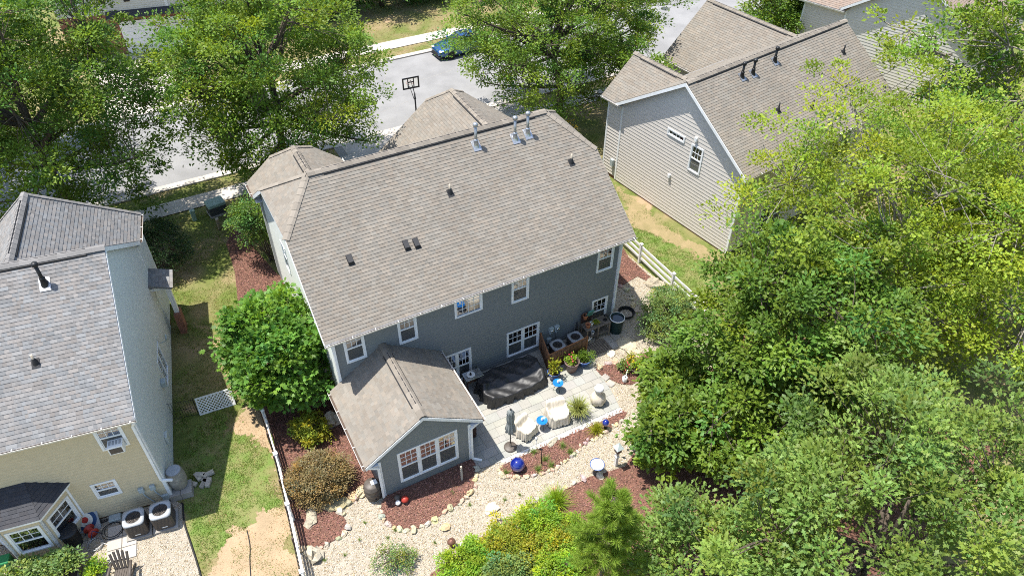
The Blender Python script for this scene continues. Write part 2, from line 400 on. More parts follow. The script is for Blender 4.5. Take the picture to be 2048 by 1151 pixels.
earth_r = [(19.93, 9.58), (20.06, 7.99), (20.36, 5.09), (21.10, 1.22), (20.30, 0.86), (19.76, 2.93), (19.23, 4.96), (18.61, 5.91), (19.15, 7.79)]
for nm, p, m in (('lawn_patch', turf, 'turf'), ('bare_earth', earth1, 'earth'), ('bare_earth', earth2, 'earth'), ('lawn_patch', turf_r, 'turf'), ('bare_earth', earth_r, 'earth_dry_grass')):
    z = .004 if 'lawn' in nm else .008
    P_ = np.array([q[:2] for q in p]); lo = P_.min(0)-.5; hi = P_.max(0)+.5; st = .08; nx, ny = ((hi-lo)/st).astype(int)
    gx_, gy_ = np.meshgrid(np.arange(nx), np.arange(ny), indexing='ij'); C_ = np.stack([lo[0]+(gx_.ravel()+.5)*st, lo[1]+(gy_.ravel()+.5)*st], 1)
    J = np.array([[.45*noise.noise(Vector((c[0]*.9, c[1]*.9, k)))+.30*noise.noise(Vector((c[0]*2.7, c[1]*2.7, k)))+.22*noise.noise(Vector((c[0]*7, c[1]*7, k))) for k in (1.5, 7.5)] for c in C_])
    K_ = inside(p, C_+J); C_ = C_[K_]; q4 = np.array([(-.5, -.5), (.5, -.5), (.5, .5), (-.5, .5)])*st
    V_ = np.concatenate([(C_[:, None]+q4[None]).reshape(-1, 2), np.full((len(C_)*4, 1), z)], 1); struct(np_mesh(nm, V_, np.arange(len(C_)*4).reshape(-1, 4), m))

yard = struct(sheet('gravel_yard', gravel_yard, 'gravel_bed', -.05, .012))
yard_l = struct(sheet('gravel_yard', gravel_left, 'gravel_bed', -.05, .012))
beds = {}
for nm, p, z in (('mulch_bed', bed_side, .035), ('mulch_bed', bed_front, .04), ('mulch_bed', bed_mid, .045), ('mulch_bed', bed_low, .03), ('mulch_bed', bed_pots, .035), ('mulch_bed', bed_fence, .033)):
    o = struct(sheet(nm, p, 'mulch', -.05, z)); beds[id(p)] = (o, z)
strip_o = struct(sheet('white_stone_strip', white_strip, 'white_pebbles', -.05, .052))

# loose stones and chips
OCT = np.array([(1, 0, 0), (0, 1, 0), (-1, 0, 0), (0, -1, 0), (0, 0, 1), (0, 0, -.5)], float)
OF = np.array([(0, 1, 4), (1, 2, 4), (2, 3, 4), (3, 0, 4), (1, 0, 5), (2, 1, 5), (3, 2, 5), (0, 3, 5)])
def pebbles(name, P, z, smin, smax, m, cols, parent=None):
    n = len(P); S = NR.uniform(smin, smax, (n, 1))*np.stack([NR.uniform(.8, 1.5, n), NR.uniform(.6, 1.1, n), NR.uniform(.4, .8, n)], 1)
    a = NR.uniform(0, 6.28, n); V = OCT[None]*S[:, None, :]
    V = V*(1+NR.uniform(-.25, .25, (n, 6, 1)))
    tl = NR.normal(0, .25, (n, 2)); V[:, :, 2] += V[:, :, 0]*tl[:, :1]+V[:, :, 1]*tl[:, 1:]
    x = V[:, :, 0]*np.cos(a)[:, None]-V[:, :, 1]*np.sin(a)[:, None]; y = V[:, :, 0]*np.sin(a)[:, None]+V[:, :, 1]*np.cos(a)[:, None]
    V = np.stack([x+P[:, :1], y+P[:, 1:2], V[:, :, 2]+z+S[:, 2:]*.2], 2).reshape(-1, 3)
    F = (OF[None]+6*np.arange(n)[:, None, None]).reshape(-1, 3)
    c = np.array(cols)[NR.integers(0, len(cols), n)]*NR.uniform(.75, 1.2, (n, 1))
    return stuff(np_mesh(name, V, F, m, parent, np.repeat(c, 6, 0)))
def chips(name, P, z, parent=None, m='chip', L=(.03, .085)):
    n = len(P); a = NR.uniform(0, 6.28, n); l = NR.uniform(*L, n); w = l*NR.uniform(.2, .45, n); t = NR.normal(0, .35, (n, 2))
    base = np.array([(-1, -1), (1, -1), (1, 1), (-1, 1)], float)
    lx = base[None, :, 0]*l[:, None]/2; ly = base[None, :, 1]*w[:, None]/2
    X = lx*np.cos(a)[:, None]-ly*np.sin(a)[:, None]; Y = lx*np.sin(a)[:, None]+ly*np.cos(a)[:, None]
    Zz = lx*t[:, :1]+ly*t[:, 1:]+z+NR.uniform(.006, .03, (n, 1))
    V = np.stack([X+P[:, :1], Y+P[:, 1:2], Zz], 2).reshape(-1, 3); F = np.arange(4*n).reshape(n, 4)
    T = tints(n, .45, 1.6, .12)
    return stuff(np_mesh(name, V, F, m, parent, np.repeat(T, 4, 0)))
SUNROOM = [(0.045, 0), (.045, -4), (3.806, -4), (3.806, 0)]
holes = [bed_side, bed_front, bed_mid, bed_low, bed_pots, bed_fence, patio, SUNROOM, [(0, 0), (13.3, 0), (13.3, 10), (0, 10)]]
GC = [(1.05, 1.0, .92), (1.35, 1.3, 1.2), (1.15, 1.02, .80), (.85, .72, .52), (1.5, 1.48, 1.42), (.70, .60, .48), (1.2, 1.1, .95)]
P = scatter(gravel_yard, 380, holes); pebbles('gravel', P, .012, .013, .036, 'gravel', GC, yard)
P = scatter(gravel_left, 380); pebbles('gravel', P, .012, .012, .032, 'gravel', GC, yard_l)
P = scatter(white_strip, 420); pebbles('gravel', P, .052, .022, .045, 'gravel', [(1.55, 1.6, 1.75), (1.5, 1.55, 1.65), (1.4, 1.45, 1.5)], strip_o)
for p, d, hs in ((bed_side, 480, [SUNROOM]), (bed_front, 620, []), (bed_mid, 620, []), (bed_low, 300, []), (bed_pots, 560, []), (bed_fence, 420, [])):
    o, z = beds[id(p)]; chips('wood_chips', scatter(p, d, hs), z, o)

# grass
def grass(name, P, h, m, parent, z=.004, n=3, cl=.05):
    P = np.repeat(P, n, 0); P = P + NR.normal(0, cl, P.shape); k = len(P); a = NR.uniform(0, 6.28, k); w = NR.uniform(.006, .016, k); hh = NR.uniform(.5, 1.3, k)*h
    ln = NR.normal(0, .6, (k, 2))*hh[:, None]
    X = np.stack([P[:, 0]-w*np.cos(a), P[:, 0]+w*np.cos(a), P[:, 0]+ln[:, 0]], 1); Y = np.stack([P[:, 1]-w*np.sin(a), P[:, 1]+w*np.sin(a), P[:, 1]+ln[:, 1]], 1)
    Zz = np.stack([np.full(k, z), np.full(k, z), z+hh], 1)
    V = np.stack([X, Y, Zz], 2).reshape(-1, 3); F = np.arange(3*k).reshape(k, 3)
    return stuff(np_mesh(name, V, F, m, parent, np.repeat(tints(k, .55, 1.5, .15), 3, 0)))
L_LAWN = [LW(.05, -.3), (-6.95, -0.72), (-6.92, -3.97), (-3.84, -5.80), (-3.02, 1.01), (-2.14, 11.57), (-1.73, 15.09), (-0.95, 16.73), (-0.30, 18.30), (-4.43, 18.57), LW(.05, 10)]
def clumps(P, s, th, sd=0): return P[np.array([noise.noise(Vector((p[0]*s+sd, p[1]*s, .3))) for p in P]) > th]
def tagstuff(o, label, cat): o['label'] = label; o['category'] = cat; return o
tagstuff(grass('grass', clumps(scatter(L_LAWN, 110, [earth1, earth2]), .8, -.15), .055, 'grass_blade', None), 'short worn green grass between the tan house and the white fence', 'grass')
tagstuff(grass('grass', clumps(scatter(turf, 260, [earth2, earth1]), 1.4, -.22, 2), .05, 'grass_blade', None), 'thicker green turf beside the gravel of the tan house', 'grass')
tagstuff(grass('grass', clumps(scatter(L_LAWN, 70), .9, -.2, 9), .045, 'grass_dry', None), 'dry straw coloured grass scattered over the worn lawn', 'grass')
tagstuff(grass('grass', clumps(scatter(earth2+[], 150), 1.1, .10, 4), .045, 'grass_blade', None), 'thin green tufts creeping over the bare lawn patch at the bottom left', 'grass')
tagstuff(grass('grass', clumps(scatter(earth1+[], 120), 1.3, .12, 7), .045, 'grass_dry', None), 'dry wisps on the bare earth beside the fig', 'grass')
tagstuff(grass('grass', clumps(scatter([(19.93, 9.58), (21.10, 1.22), (18.35, -0.54), (18.01, 1.29), (13.6, 9), (14, 12), (20, 12)], 90), .9, -.05), .05, 'grass_blade', None), 'patchy green grass between the grey house and the beige house', 'grass')
tagstuff(grass('grass', scatter(turf_r, 260), .05, 'grass_blade', None), 'bright green turf beyond the white rail fence', 'grass')
tagstuff(grass('grass', np.concatenate([scatter([(-14, 20.3), (6.3, 20.3), (6.3, 21.4), (-14, 21.4)], 90), clumps(scatter([(-14, 12), (6, 12), (6, 18.6), (-14, 18.6)], 50), .6, -.1)]), .06, 'grass_blade', None), 'green grass of the front lawns and the kerb strip', 'grass')
tagstuff(grass('grass', np.concatenate([scatter([(2, 32.0), (40, 32.0), (40, 33.3), (2, 33.3)], 45), scatter([(2, 35), (34, 35), (34, 44), (2, 44)], 30)]), .07, 'grass_dry', None), 'dry tan grass along the sidewalk across the street', 'grass')

# ----------------------------------------------------------------- street
street = struct(sheet('street', [(-90, 22.0), (90, 22.0), (90, 31.5), (-90, 31.5)], 'asphalt', -.1, .004))
cr = MB()
for pts in (((4, 24.6), (7, 25.1), (10, 24.4), (13, 25.0)), ((9.6, 22.1), (9.2, 23.6), (9.9, 25.1), (9.0, 27.2)), ((12, 28.3), (15, 27.6), (19, 28.2)), ((5, 27), (8, 27.9), (12, 28.3), (13.4, 30.2)), ((-6, 24.2), (-1, 24.6), (4, 24.6)), ((-4, 27.4), (1, 26.8), (5, 27)), ((10, 24.4), (11, 26.5), (10.4, 29), (12, 31.2)), ((2, 22.3), (1.5, 25), (2.4, 28), (1.8, 31))):
    L = smooth_line(pts, 8)
    for a, b in zip(L[:-1], L[1:]):
        a = a+Vector((rnd.uniform(-.05, .05), rnd.uniform(-.05, .05), 0))
        d = (b-a).normalized(); s_ = Vector((-d.y, d.x, 0))*.012
        cr.face([(a-s_).to_tuple()[:2]+(.007,), (b-s_).to_tuple()[:2]+(.007,), (b+s_).to_tuple()[:2]+(.007,), (a+s_).to_tuple()[:2]+(.007,)])
cr.build('tar_crack', 'concrete_dark', street)
mh = MB().lathe([(.40, 0), (.40, .012), (.36, .016), (.34, .012), (0.01, .012)], 20, (39.0, 30.0, .004)).build('manhole_cover', 'utility_dark'); tag(mh, 'round dark manhole cover in the grey street', 'manhole cover')
def slabs(name, x0, x1, y0, y1, z, step, m, skip=()):
    base = struct(sheet(name, [(x0, y0), (x1, y0), (x1, y1), (x0, y1)], 'grout', -.05, z-.012)); x = x0
    while x < x1-.2:
        xe = min(x+step, x1); q = MB(); q.cbox(x+.008, xe-.008, y0, y1, -.04, z+rnd.uniform(-.003, .003), .008); q.build('slab', m, base); x = xe
    return base
slabs('sidewalk', -15, 30, 18.9, 20.2, .05, 1.5, 'concrete')
slabs('far_sidewalk', 1, 40, 33.4, 34.8, .05, 1.5, 'concrete')
kb = struct(MB().box(-90, 90, 31.5, 31.95, -.1, .10).build('kerb', 'concrete')); kb2 = struct(MB().box(-90, 6.4, 21.45, 22.0, -.1, .10).build('kerb', 'concrete'))
struct(MB().box(14.9, 90, 21.45, 22.0, -.1, .10).build('kerb', 'concrete'))
dw = struct(sheet('driveway', [(6.4, 10.3), (14.9, 10.3), (14.9, 22.05), (6.4, 22.05)], 'grout', -.05, .03))
for i, y in enumerate(np.linspace(12.5, 21.4, 5)[:-1]):
    for j in range(3):
        MB().cbox(6.9+j*2.4+.01, 6.9+(j+1)*2.4-.01, y+.01, y+2.2, -.03, .056+rnd.uniform(-.002, .002), .008).build('slab', 'concrete', dw)
for j in range(4): MB().cbox(6.4+j*2.12+.008, 6.4+(j+1)*2.12-.008, 21.42, 22.04, -.03, .052, .01).build('slab', 'concrete', dw)
dw2 = struct(sheet('driveway', [(-5.6, 31.6), (-1.0, 31.6), (-0.6, 43.2), (-6.2, 43.2)], 'grout', -.05, .012))
for i in range(5):
    for j in range(2): MB().cbox(-5.9+j*2.6+.01, -5.9+(j+1)*2.6-.01, 31.7+i*2.3+.01, 31.7+(i+1)*2.3-.01, -.03, .03, .008).build('slab', 'concrete', dw2)
dw3 = struct(sheet('driveway', [(16.5, 12.2), (19.5, 12.2), (19.8, 22.0), (16.5, 22.0)], 'concrete_dark', -.05, .02))

# ----------------------------------------------------------------- patio of individual slabs
pbase = struct(sheet('patio', patio, 'grout', -.05, .030))
ux = Vector((1, 0)); y = -.02; row = 0
while y > -7.2:
    h = (.46, .31, .46, .31)[row % 4]; x = 3.83 - rnd.uniform(0, .5)
    while x < 15:
        w = rnd.choice((.31, .46, .62, .62)); x1 = x+w; y1 = y-h
        c = [(x+.006, y-.006), (x1-.006, y-.006), (x1-.006, y1+.006), (x+.006, y1+.006)]
        # clip the slab to the patio outline (convex clip against each edge on the right-hand side)
        edge = [(3.83, -.01), (3.83, -4.6), patio[2], patio[3], patio[4], patio[5], patio[6], patio[7], patio[8], (10.6, -.01)]
        poly = c
        A = sum(edge[i][0]*edge[(i+1) % len(edge)][1]-edge[(i+1) % len(edge)][0]*edge[i][1] for i in range(len(edge)))
        sg = 1 if A > 0 else -1
        for i in range(len(edge)):
            ax, ay = edge[i]; bx, by = edge[(i+1) % len(edge)]; out = []
            side = lambda p: sg*((bx-ax)*(p[1]-ay)-(by-ay)*(p[0]-ax))
            for k in range(len(poly)):
                p, q = poly[k], poly[(k+1) % len(poly)]; sp, sq = side(p), side(q)
                if sp >= 0: out.append(p)
                if sp*sq < 0: t = sp/(sp-sq); out.append((p[0]+(q[0]-p[0])*t, p[1]+(q[1]-p[1])*t))
            poly = out
            if len(poly) < 3: break
        if len(poly) >= 3:
            ar = abs(sum(poly[i][0]*poly[(i+1) % len(poly)][1]-poly[(i+1) % len(poly)][0]*poly[i][1] for i in range(len(poly))))/2
            if ar > .01:
                q = MB(); v = rnd.uniform(.95, 1.06); q.tint = (v*rnd.uniform(.97, 1.03), v, v*rnd.uniform(.95, 1.03)); q.prism(poly, -.02, .045+rnd.uniform(-.003, .003)); q.build('paver', 'paver', pbase)
        x = x1
    y -= h; row += 1

# ----------------------------------------------------------------- edging stones along the beds (parts of the beds)
STONE_T = [(1.2, 1.12, 1.0), (1.0, .95, .86), (1.2, 1.02, .78), (.85, .84, .82), (1.15, 1.12, 1.05), (1.15, 1.0, .85)]
sid = [1]
def edging(pts, parent, size=(.13, .24), gap=1.0, skip=0.):
    L = smooth_line(pts, 14); acc = 0; nxt = 0
    for a, b in zip(L[:-1], L[1:]):
        acc += (b-a).length
        if acc >= nxt:
            s_ = rnd.uniform(*size); nxt = acc + s_*1.75*gap
            if rnd.random() < skip: continue
            m = MB(); m.tint = tuple(c*rnd.uniform(.85, 1.15) for c in rnd.choice(STONE_T)); sid[0] += 1
            m.rock((b.x+rnd.uniform(-.05, .05), b.y+rnd.uniform(-.05, .05), .02), (s_, s_*rnd.uniform(.6, .85), s_*rnd.uniform(.5, .75)), sid[0], 7, 5, .42); m.build('edging_stone', 'stone', parent)
bo = lambda p: beds[id(p)][0]
edging(bed_mid[0:9], bo(bed_mid), (.09, .15), .82)
edging(bed_front[1:11], bo(bed_front), (.08, .19), .95, .1)
edging(bed_side[6:15], bo(bed_side), (.09, .22), 1.05, .15)
edging([(1.40, -7.39), (2.56, -7.33), (3.70, -7.16), (5.31, -6.94), (6.55, -6.93), (7.64, -6.98), (8.32, -7.11), (9.17, -7.21)], bo(bed_low), (.11, .2), 1.6, .25)
edging([(10.89, -1.89), (11.05, -2.32), (11.60, -2.27), (12.05, -2.30)], bo(bed_pots), (.14, .24), 1.2)
edging([(15.15, 1.92), (15.25, 1.10), (14.92, 0.36), (14.65, -0.62)], bo(bed_fence), (.12, .2), 1.2)
def boulder(px, r, label, t=(1, .95, .85), cat='boulder', m='stone', group=None):
    sid[0] += 1; b = MB(); b.tint = t; b.rock((0, 0, 0), r, sid[0], 9, 6, .5); o = b.build('boulder', m, None); o.location = (px[0], px[1], .02); tag(o, label, cat, group)
boulder((-3.12, -5.10), (.42, .32, .26), 'grey boulder beside the white fence at the gravel edge', (.95, .95, .9))
boulder((-0.61, 0.41), (.45, .4, .4), 'pale mottled boulder in the mulch beside the fig tree', (1.15, 1.1, 1.05))
boulder((-2.74, -3.57), (.55, .28, .12), 'flat long stone slab in the mulch behind the white fence', (.85, .85, .78))
boulder((-1.73, -3.44), (.62, .36, .14), 'flat mossy stone slab below the rust coloured juniper', (.75, .72, .5))
boulder((-0.67, -3.43), (.26, .22, .18), 'round tan rock left of the brown rain barrel', (1.2, 1.1, .85))
boulder((-1.02, -3.44), (.24, .2, .16), 'small orange rock beside the juniper bush', (1.3, 1.0, .7))
boulder((3.51, -6.48), (.34, .26, .1), 'white flat rock lying in the gravel path', (1.5, 1.45, 1.35))
boulder((13.01, -1.80), (.58, .50, .10), 'large flat grey stepping stone near the rain barrel', (1.0, .98, .9))
boulder((13.16, -2.32), (.32, .28, .08), 'small flat stepping stone beside the large grey one', (1.1, 1.0, .85))
boulder((12.09, -1.82), (.24, .2, .08), 'white stone in the gravel behind the patio', (1.6, 1.55, 1.4))
boulder((16.76, 1.07), (.5, .36, .3), 'grey boulder in the white pebbles by the rail fence', (.8, .78, .72))
boulder((7.16, -4.83), (.34, .16, .08), 'flat grey stone at the edge of the patio bed', (.75, .78, .75))
boulder((7.99, -7.17), (.2, .16, .12), 'white rock beside the bird bath', (1.5, 1.45, 1.4))
boulder((1.57, -6.34), (.22, .18, .10), 'tan rock in the middle of the gravel path', (1.2, 1.0, .7))


# ================================================================= HOUSES
def lap_wall(name, parent, m, O, U, Nn, z0, ztop, lim, openings=(), expo=.155, proud=.028):
    """horizontal lap siding with real overlaps; O,U,Nn are 2-D origin, direction, outward normal; lim(z) gives the extent along U"""
    b = MB(); O = Vector((*O, 0)); U = Vector((*U, 0)); Nn = Vector((*Nn, 0)); z = z0
    def pt(a, zz, off): return O+U*a+Nn*off+Vector((0, 0, zz))
    while z < ztop-1e-4:
        c0, c1 = z, min(z+expo, ztop); cuts = {c0, c1}
        for (a0, a1, w0, w1) in openings:
            for w in (w0, w1):
                if c0 < w < c1: cuts.add(w)
        cuts = sorted(cuts)
        for za, zb in zip(cuts[:-1], cuts[1:]):
            la, lb = lim(za), lim(zb); segs = [(la[0], la[1], lb[0], lb[1])]; mid = (za+zb)/2
            for (a0, a1, w0, w1) in openings:
                if w0 < mid < w1:
                    ns = []
                    for s in segs:
                        if s[1] <= a0 or s[0] >= a1: ns.append(s); continue
                        if s[0] < a0: ns.append((s[0], a0, s[2], a0))
                        if s[1] > a1: ns.append((a1, s[1], a1, s[3]))
                    segs = ns
            oa = proud*(1-(za-c0)/expo)+.002; ob = proud*(1-(zb-c0)/expo)+.002
            for s in segs:
                if s[1]-s[0] < .01 and s[3]-s[2] < .01: continue
                b.face([pt(s[0], za, oa), pt(s[1], za, oa), pt(s[3], zb, ob), pt(s[2], zb, ob)])
                if za == c0: b.face([pt(s[0], za, 0), pt(s[1], za, 0), pt(s[1], za, oa), pt(s[0], za, oa)])
        z += expo
    return stuff(b.build(name, m, parent))

def window(parent, O, U, Nn, a0, a1, z0, z1, units=1, cols=3, rows=2, grid='upper', trim=.085, curtain=None, screen=True, label=None, split=.5):
    """double-hung window: the trim is the window, sashes, muntins, panes and the room behind are its parts"""
    O = Vector((*O, 0)); U = Vector((*U, 0)); Nn = Vector((*Nn, 0))
    W_ = Matrix(((U.x, Nn.x, 0, O.x), (U.y, Nn.y, 0, O.y), (0, 0, 1, 0), (0, 0, 0, 1)))   # local: x along wall, y outwards, z up
    def mb(): q = MB(); q.M = W_; return q
    f = mb(); t = trim
    f.box(a0, a0+t, -.05, .045, z0, z1); f.box(a1-t, a1, -.05, .045, z0, z1); f.box(a0+t, a1-t, -.05, .045, z1-t, z1); f.box(a0+t, a1-t, -.05, .055, z0, z0+t*.8)
    uw = (a1-a0-2*t)/units
    for k in range(1, units): f.box(a0+t+uw*k-.05, a0+t+uw*k+.05, -.05, .04, z0+t*.8, z1-t)
    w = f.build('window', 'trim_white', parent)
    if label: w['label'] = label
    ins = mb(); d = .9
    ins.face([(a0, -d, z0-.1), (a1, -d, z0-.1), (a1, -d, z1), (a0, -d, z1)]); ins.face([(a0, -d, z0-.1), (a0, -.05, z0-.1), (a1, -.05, z0-.1), (a1, -d, z0-.1)])
    ins.face([(a0, -d, z1), (a1, -d, z1), (a1, -.05, z1), (a0, -.05, z1)]); ins.face([(a0, -d, z0-.1), (a0, -d, z1), (a0, -.05, z1), (a0, -.05, z0-.1)]); ins.face([(a1, -d, z0-.1), (a1, -.05, z0-.1), (a1, -.05, z1), (a1, -d, z1)])
    ins.build('room_interior', 'room', w)
    if curtain:
        cu = mb(); side, frac = curtain; cw = (a1-a0)*frac; n = 8; x0 = a0+t if side == 'l' else a1-t-cw
        for i in range(n):
            p, q = x0+cw*i/n, x0+cw*(i+1)/n; yy = (-.16, -.20); cu.face([(p, yy[i % 2], z0+.08), (q, yy[(i+1) % 2], z0+.08), (q, yy[(i+1) % 2], z1-.06), (p, yy[i % 2], z1-.06)])
        cu.build('curtain', 'curtain', w)
    zm = z0+t*.8+(z1-t-z0-t*.8)*split
    sa, mu = mb(), mb()
    for k in range(units):
        l = a0+t+uw*k+(.05 if k else 0); r = a0+t+uw*(k+1)-(.05 if k < units-1 else 0); e = .035; lo, hi = z0+t*.8, z1-t
        if split > 0:
            sa.box(l, r, -.03, .028, zm-.03, zm+.03)
            sa.box(l, l+e, -.035, .012, lo, zm-.03); sa.box(r-e, r, -.035, .012, lo, zm-.03); sa.box(l+e, r-e, -.035, .012, lo, lo+e)
        sa.box(l, l+e, -.02, .022, zm+.03, hi); sa.box(r-e, r, -.02, .022, zm+.03, hi); sa.box(l+e, r-e, -.02, .022, hi-e, hi)
        gl, gh = zm+.03, hi-e
        if split <= 0: gl = lo
        for c in range(1, cols): x = l+e+(r-l-2*e)*c/cols; mu.box(x-.011, x+.011, -.004, .014, gl, gh)
        for q in range(1, rows): z = gl+(gh-gl)*q/rows; mu.box(l+e, r-e, -.004, .010, z-.011, z+.011)
        p = mb(); p.face([(l+e, .002, gl), (r-e, .002, gl), (r-e, .002, gh), (l+e, .002, gh)]); p.build('pane', 'glass', w)
        if split > 0:
            p = mb(); p.face([(l+e, -.012, lo+e), (r-e, -.012, lo+e), (r-e, -.012, zm-.03), (l+e, -.012, zm-.03)]); p.build('pane', 'glass', w)
            if screen:
                p = mb(); p.face([(l+e, .006, lo+e), (r-e, .006, lo+e), (r-e, .006, zm-.03), (l+e, .006, zm-.03)]); p.build('insect_screen', 'glass_screen', w)
    sa.build('sash', 'trim_white', w)
    if mu.v: mu.build('muntin', 'trim_white', w)
    return w

def roof_slope(parent, P0, U, V, poly, m, seed=0, parts=0, expo=.145, deck=True, lift=0., var=None):
    """shingle courses on a roof plane: P0 eave origin, U along the eave, V up the slope, poly convex (u,v) outline"""
    var = var if var is not None else (.95 if m == 'shingle_pink' else .62)
    P0 = Vector(P0); U = Vector(U).normalized(); V = Vector(V).normalized(); Nn = U.cross(V)
    if Nn.z < 0: Nn = -Nn
    rg = random.Random(seed); n = len(poly)
    def iv(v):
        xs = []
        for i in range(n):
            (ua, va), (ub, vb) = poly[i], poly[(i+1) % n]
            if abs(va-vb) < 1e-9:
                if abs(v-va) < 1e-6: xs += [ua, ub]
            elif min(va, vb)-1e-9 <= v <= max(va, vb)+1e-9: xs.append(ua+(ub-ua)*(v-va)/(vb-va))
        return (min(xs), max(xs)) if xs else None
    vmax = max(p[1] for p in poly); roof = None
    if deck:
        d = MB(); top = [P0+U*a+V*b+Nn*(lift-.002) for a, b in poly]; bot = [p-Nn*.09 for p in top]; k = d.av(top+bot)
        d.f.append(tuple(range(k, k+n))); d.f.append(tuple(range(k+2*n-1, k+n-1, -1)))
        for i in range(n): j = (i+1) % n; d.f.append((k+i, k+n+i, k+n+j, k+j))
        roof = d.build('roof', m, parent)
    tabs = []; v = -.02; j = 0
    while v < vmax-.01:
        v0, v1 = v, min(v+expo, vmax); vt = min(v1+.01, vmax)
        i0, i1 = iv(max(v0, 0)), iv(vt)
        if i0 and i1:
            lo, hi = min(i0[0], i1[0]), max(i0[1], i1[1]); u = lo-rg.uniform(0, .3); k = rg.random() < .5
            while u < hi:
                w = rg.uniform(.12, .34) if k else rg.uniform(.10, .24); ue = u+w
                a0, a1 = max(u, i0[0]), min(ue, i0[1]); b0, b1 = max(u, i1[0]), min(ue, i1[1])
                a0, a1 = (a0, a1) if a1 > a0 else ((a0+a1)/2,)*2; b0, b1 = (b0, b1) if b1 > b0 else ((b0+b1)/2,)*2
                if a1-a0 > .004 or b1-b0 > .004:
                    h = (.021 if k else .016)+rg.uniform(0, .002)+lift; ht = .003+lift
                    tn = 1+(rg.choice((.84, .92, .97, 1, 1.02, 1.06, 1.15))-1)*var; tn *= rg.uniform(.98, 1.02); wm = rg.uniform(-.05, .06)*var; tn = (tn*(1+wm), tn, tn*(1-wm*.8))
                    def p(a, b, hh): return P0+U*a+V*b+Nn*hh
                    tabs.append(([p(a0, v0, h), p(a1, v0, h), p(b1, vt, ht), p(b0, vt, ht), p(a0, v0, lift-.004), p(a1, v0, lift-.004)], tn))
                u = ue; k = not k
        v += expo; j += 1
    F6 = [(0, 1, 2, 3), (4, 5, 1, 0), (4, 0, 3), (5, 2, 1)]
    def add(b, t):
        b.tint = t[1]; k = b.av(t[0])
        for f in F6: b.f.append(tuple(k+i for i in f))
    host = roof if roof is not None else parent
    single, rest = tabs[:parts], tabs[parts:]
    for t in single: b = MB(); add(b, t); b.build('shingle', m, host)
    b = MB()
    for t in rest: add(b, t)
    stuff(b.build('shingles', m, host))
    return roof

def ridge_caps(parent, p0, p1, width, drop, m, seed=0, step=.30, vent=False, lift=.03):
    """overlapping folded cap shingles along a ridge or hip, each a part; drop is the fall per metre across"""
    p0 = Vector(p0); p1 = Vector(p1); d = p1-p0; L = d.length; d.normalize(); sd = d.cross(Vector((0, 0, 1))).normalized(); up = sd.cross(d).normalized()
    n = max(2, int(L/step)); rg = random.Random(seed); w = width/2
    if vent:
        v = MB(); a, b = p0+d*.6, p1-d*.6
        for s in (-1, 1): v.face([a+up*(lift+.045), a+sd*s*(w+.03)+up*(lift+.045-drop*(w+.03)), b+sd*s*(w+.03)+up*(lift+.045-drop*(w+.03)), b+up*(lift+.045)])
        for s in (-1, 1):
            e0, e1 = a+sd*s*(w+.03)+up*(lift+.045-drop*(w+.03)), b+sd*s*(w+.03)+up*(lift+.045-drop*(w+.03)); v.face([e0, e1, e1-up*.06, e0-up*.06])
        v.build('ridge_vent', 'vent_black', parent); lift += .05  # vent slab is black to paint the gap's shadow under the caps
    for i in range(n):
        a = p0+d*(L*i/n); b = p0+d*(L*(i+1)/n+.03); q = MB(); tn = rg.uniform(.9, 1.2); q.tint = (tn, tn*.985, tn*.97)
        l0, l1 = lift+.022, lift+.006
        def r(o, l): return [o-sd*w+up*(l-drop*w), o-sd*w*.35+up*(l-drop*w*.28), o+sd*w*.35+up*(l-drop*w*.28), o+sd*w+up*(l-drop*w)]
        k = q.av(r(a, l0)+r(b, l1)+[x-up*.03 for x in r(a, l0)])
        for c in range(3): q.f.append((k+c, k+c+1, k+5+c, k+4+c)); q.f.append((k+8+c, k+9+c, k+1+c, k+c))
        for e in (0, 3): q.f.append((k+e, k+4+e, k+8+e))
        q.build('ridge_cap', m, parent)

def gutter(parent, p0, p1, out, m='gutter_white', straps=True):
    """open K-gutter along an eave; p0,p1 at the top back edge, out = outward horizontal normal"""
    p0 = Vector(p0); p1 = Vector(p1); o = Vector((*out, 0)); z = Vector((0, 0, 1)); g = MB()
    prof = [(0, 0), (0, -.12), (.085, -.12), (.125, -.01), (.118, -.008), (.08, -.108), (.012, -.108), (.012, 0)]
    a = [p0+o*x+z*y for x, y in prof]; b = [p1+o*x+z*y for x, y in prof]; k = g.av(a+b); n = len(prof)
    for i in range(n): j = (i+1) % n; g.f.append((k+i, k+j, k+n+j, k+n+i))
    for c in (0, n): g.f.append(tuple(k+c+i for i in range(n)))
    go = g.build('gutter', m, parent)
    i_ = MB(); i_.face([p0+o*.012+z*-.085, p1+o*.012+z*-.085, p1+o*.092+z*-.085, p0+o*.092+z*-.085]); i_.build('trough_strip', 'gutter_inside', go)  # dark brown strip lying along the inside of the gutter
    if straps:
        L = (p1-p0).length; n = int(L/.92); d = (p1-p0).normalized()
        for i in range(n+1):
            c = p0+d*(.15+(L-.3)*i/max(1, n)); s = MB(); s.beam(c+o*.0+z*.000, c+o*.122+z*-.004, .022, .008); s.build('gutter_strap', 'trim_white', go)
    return go
def downspout(parent, pts, m='trim_white'):
    d = MB()
    for a, b in zip(pts[:-1], pts[1:]): d.beam(a, b, .085, .065, up=(0, 1, 0) if abs(a[2]-b[2]) > .2 else (0, 0, 1))
    return d.build('downspout', m, parent)
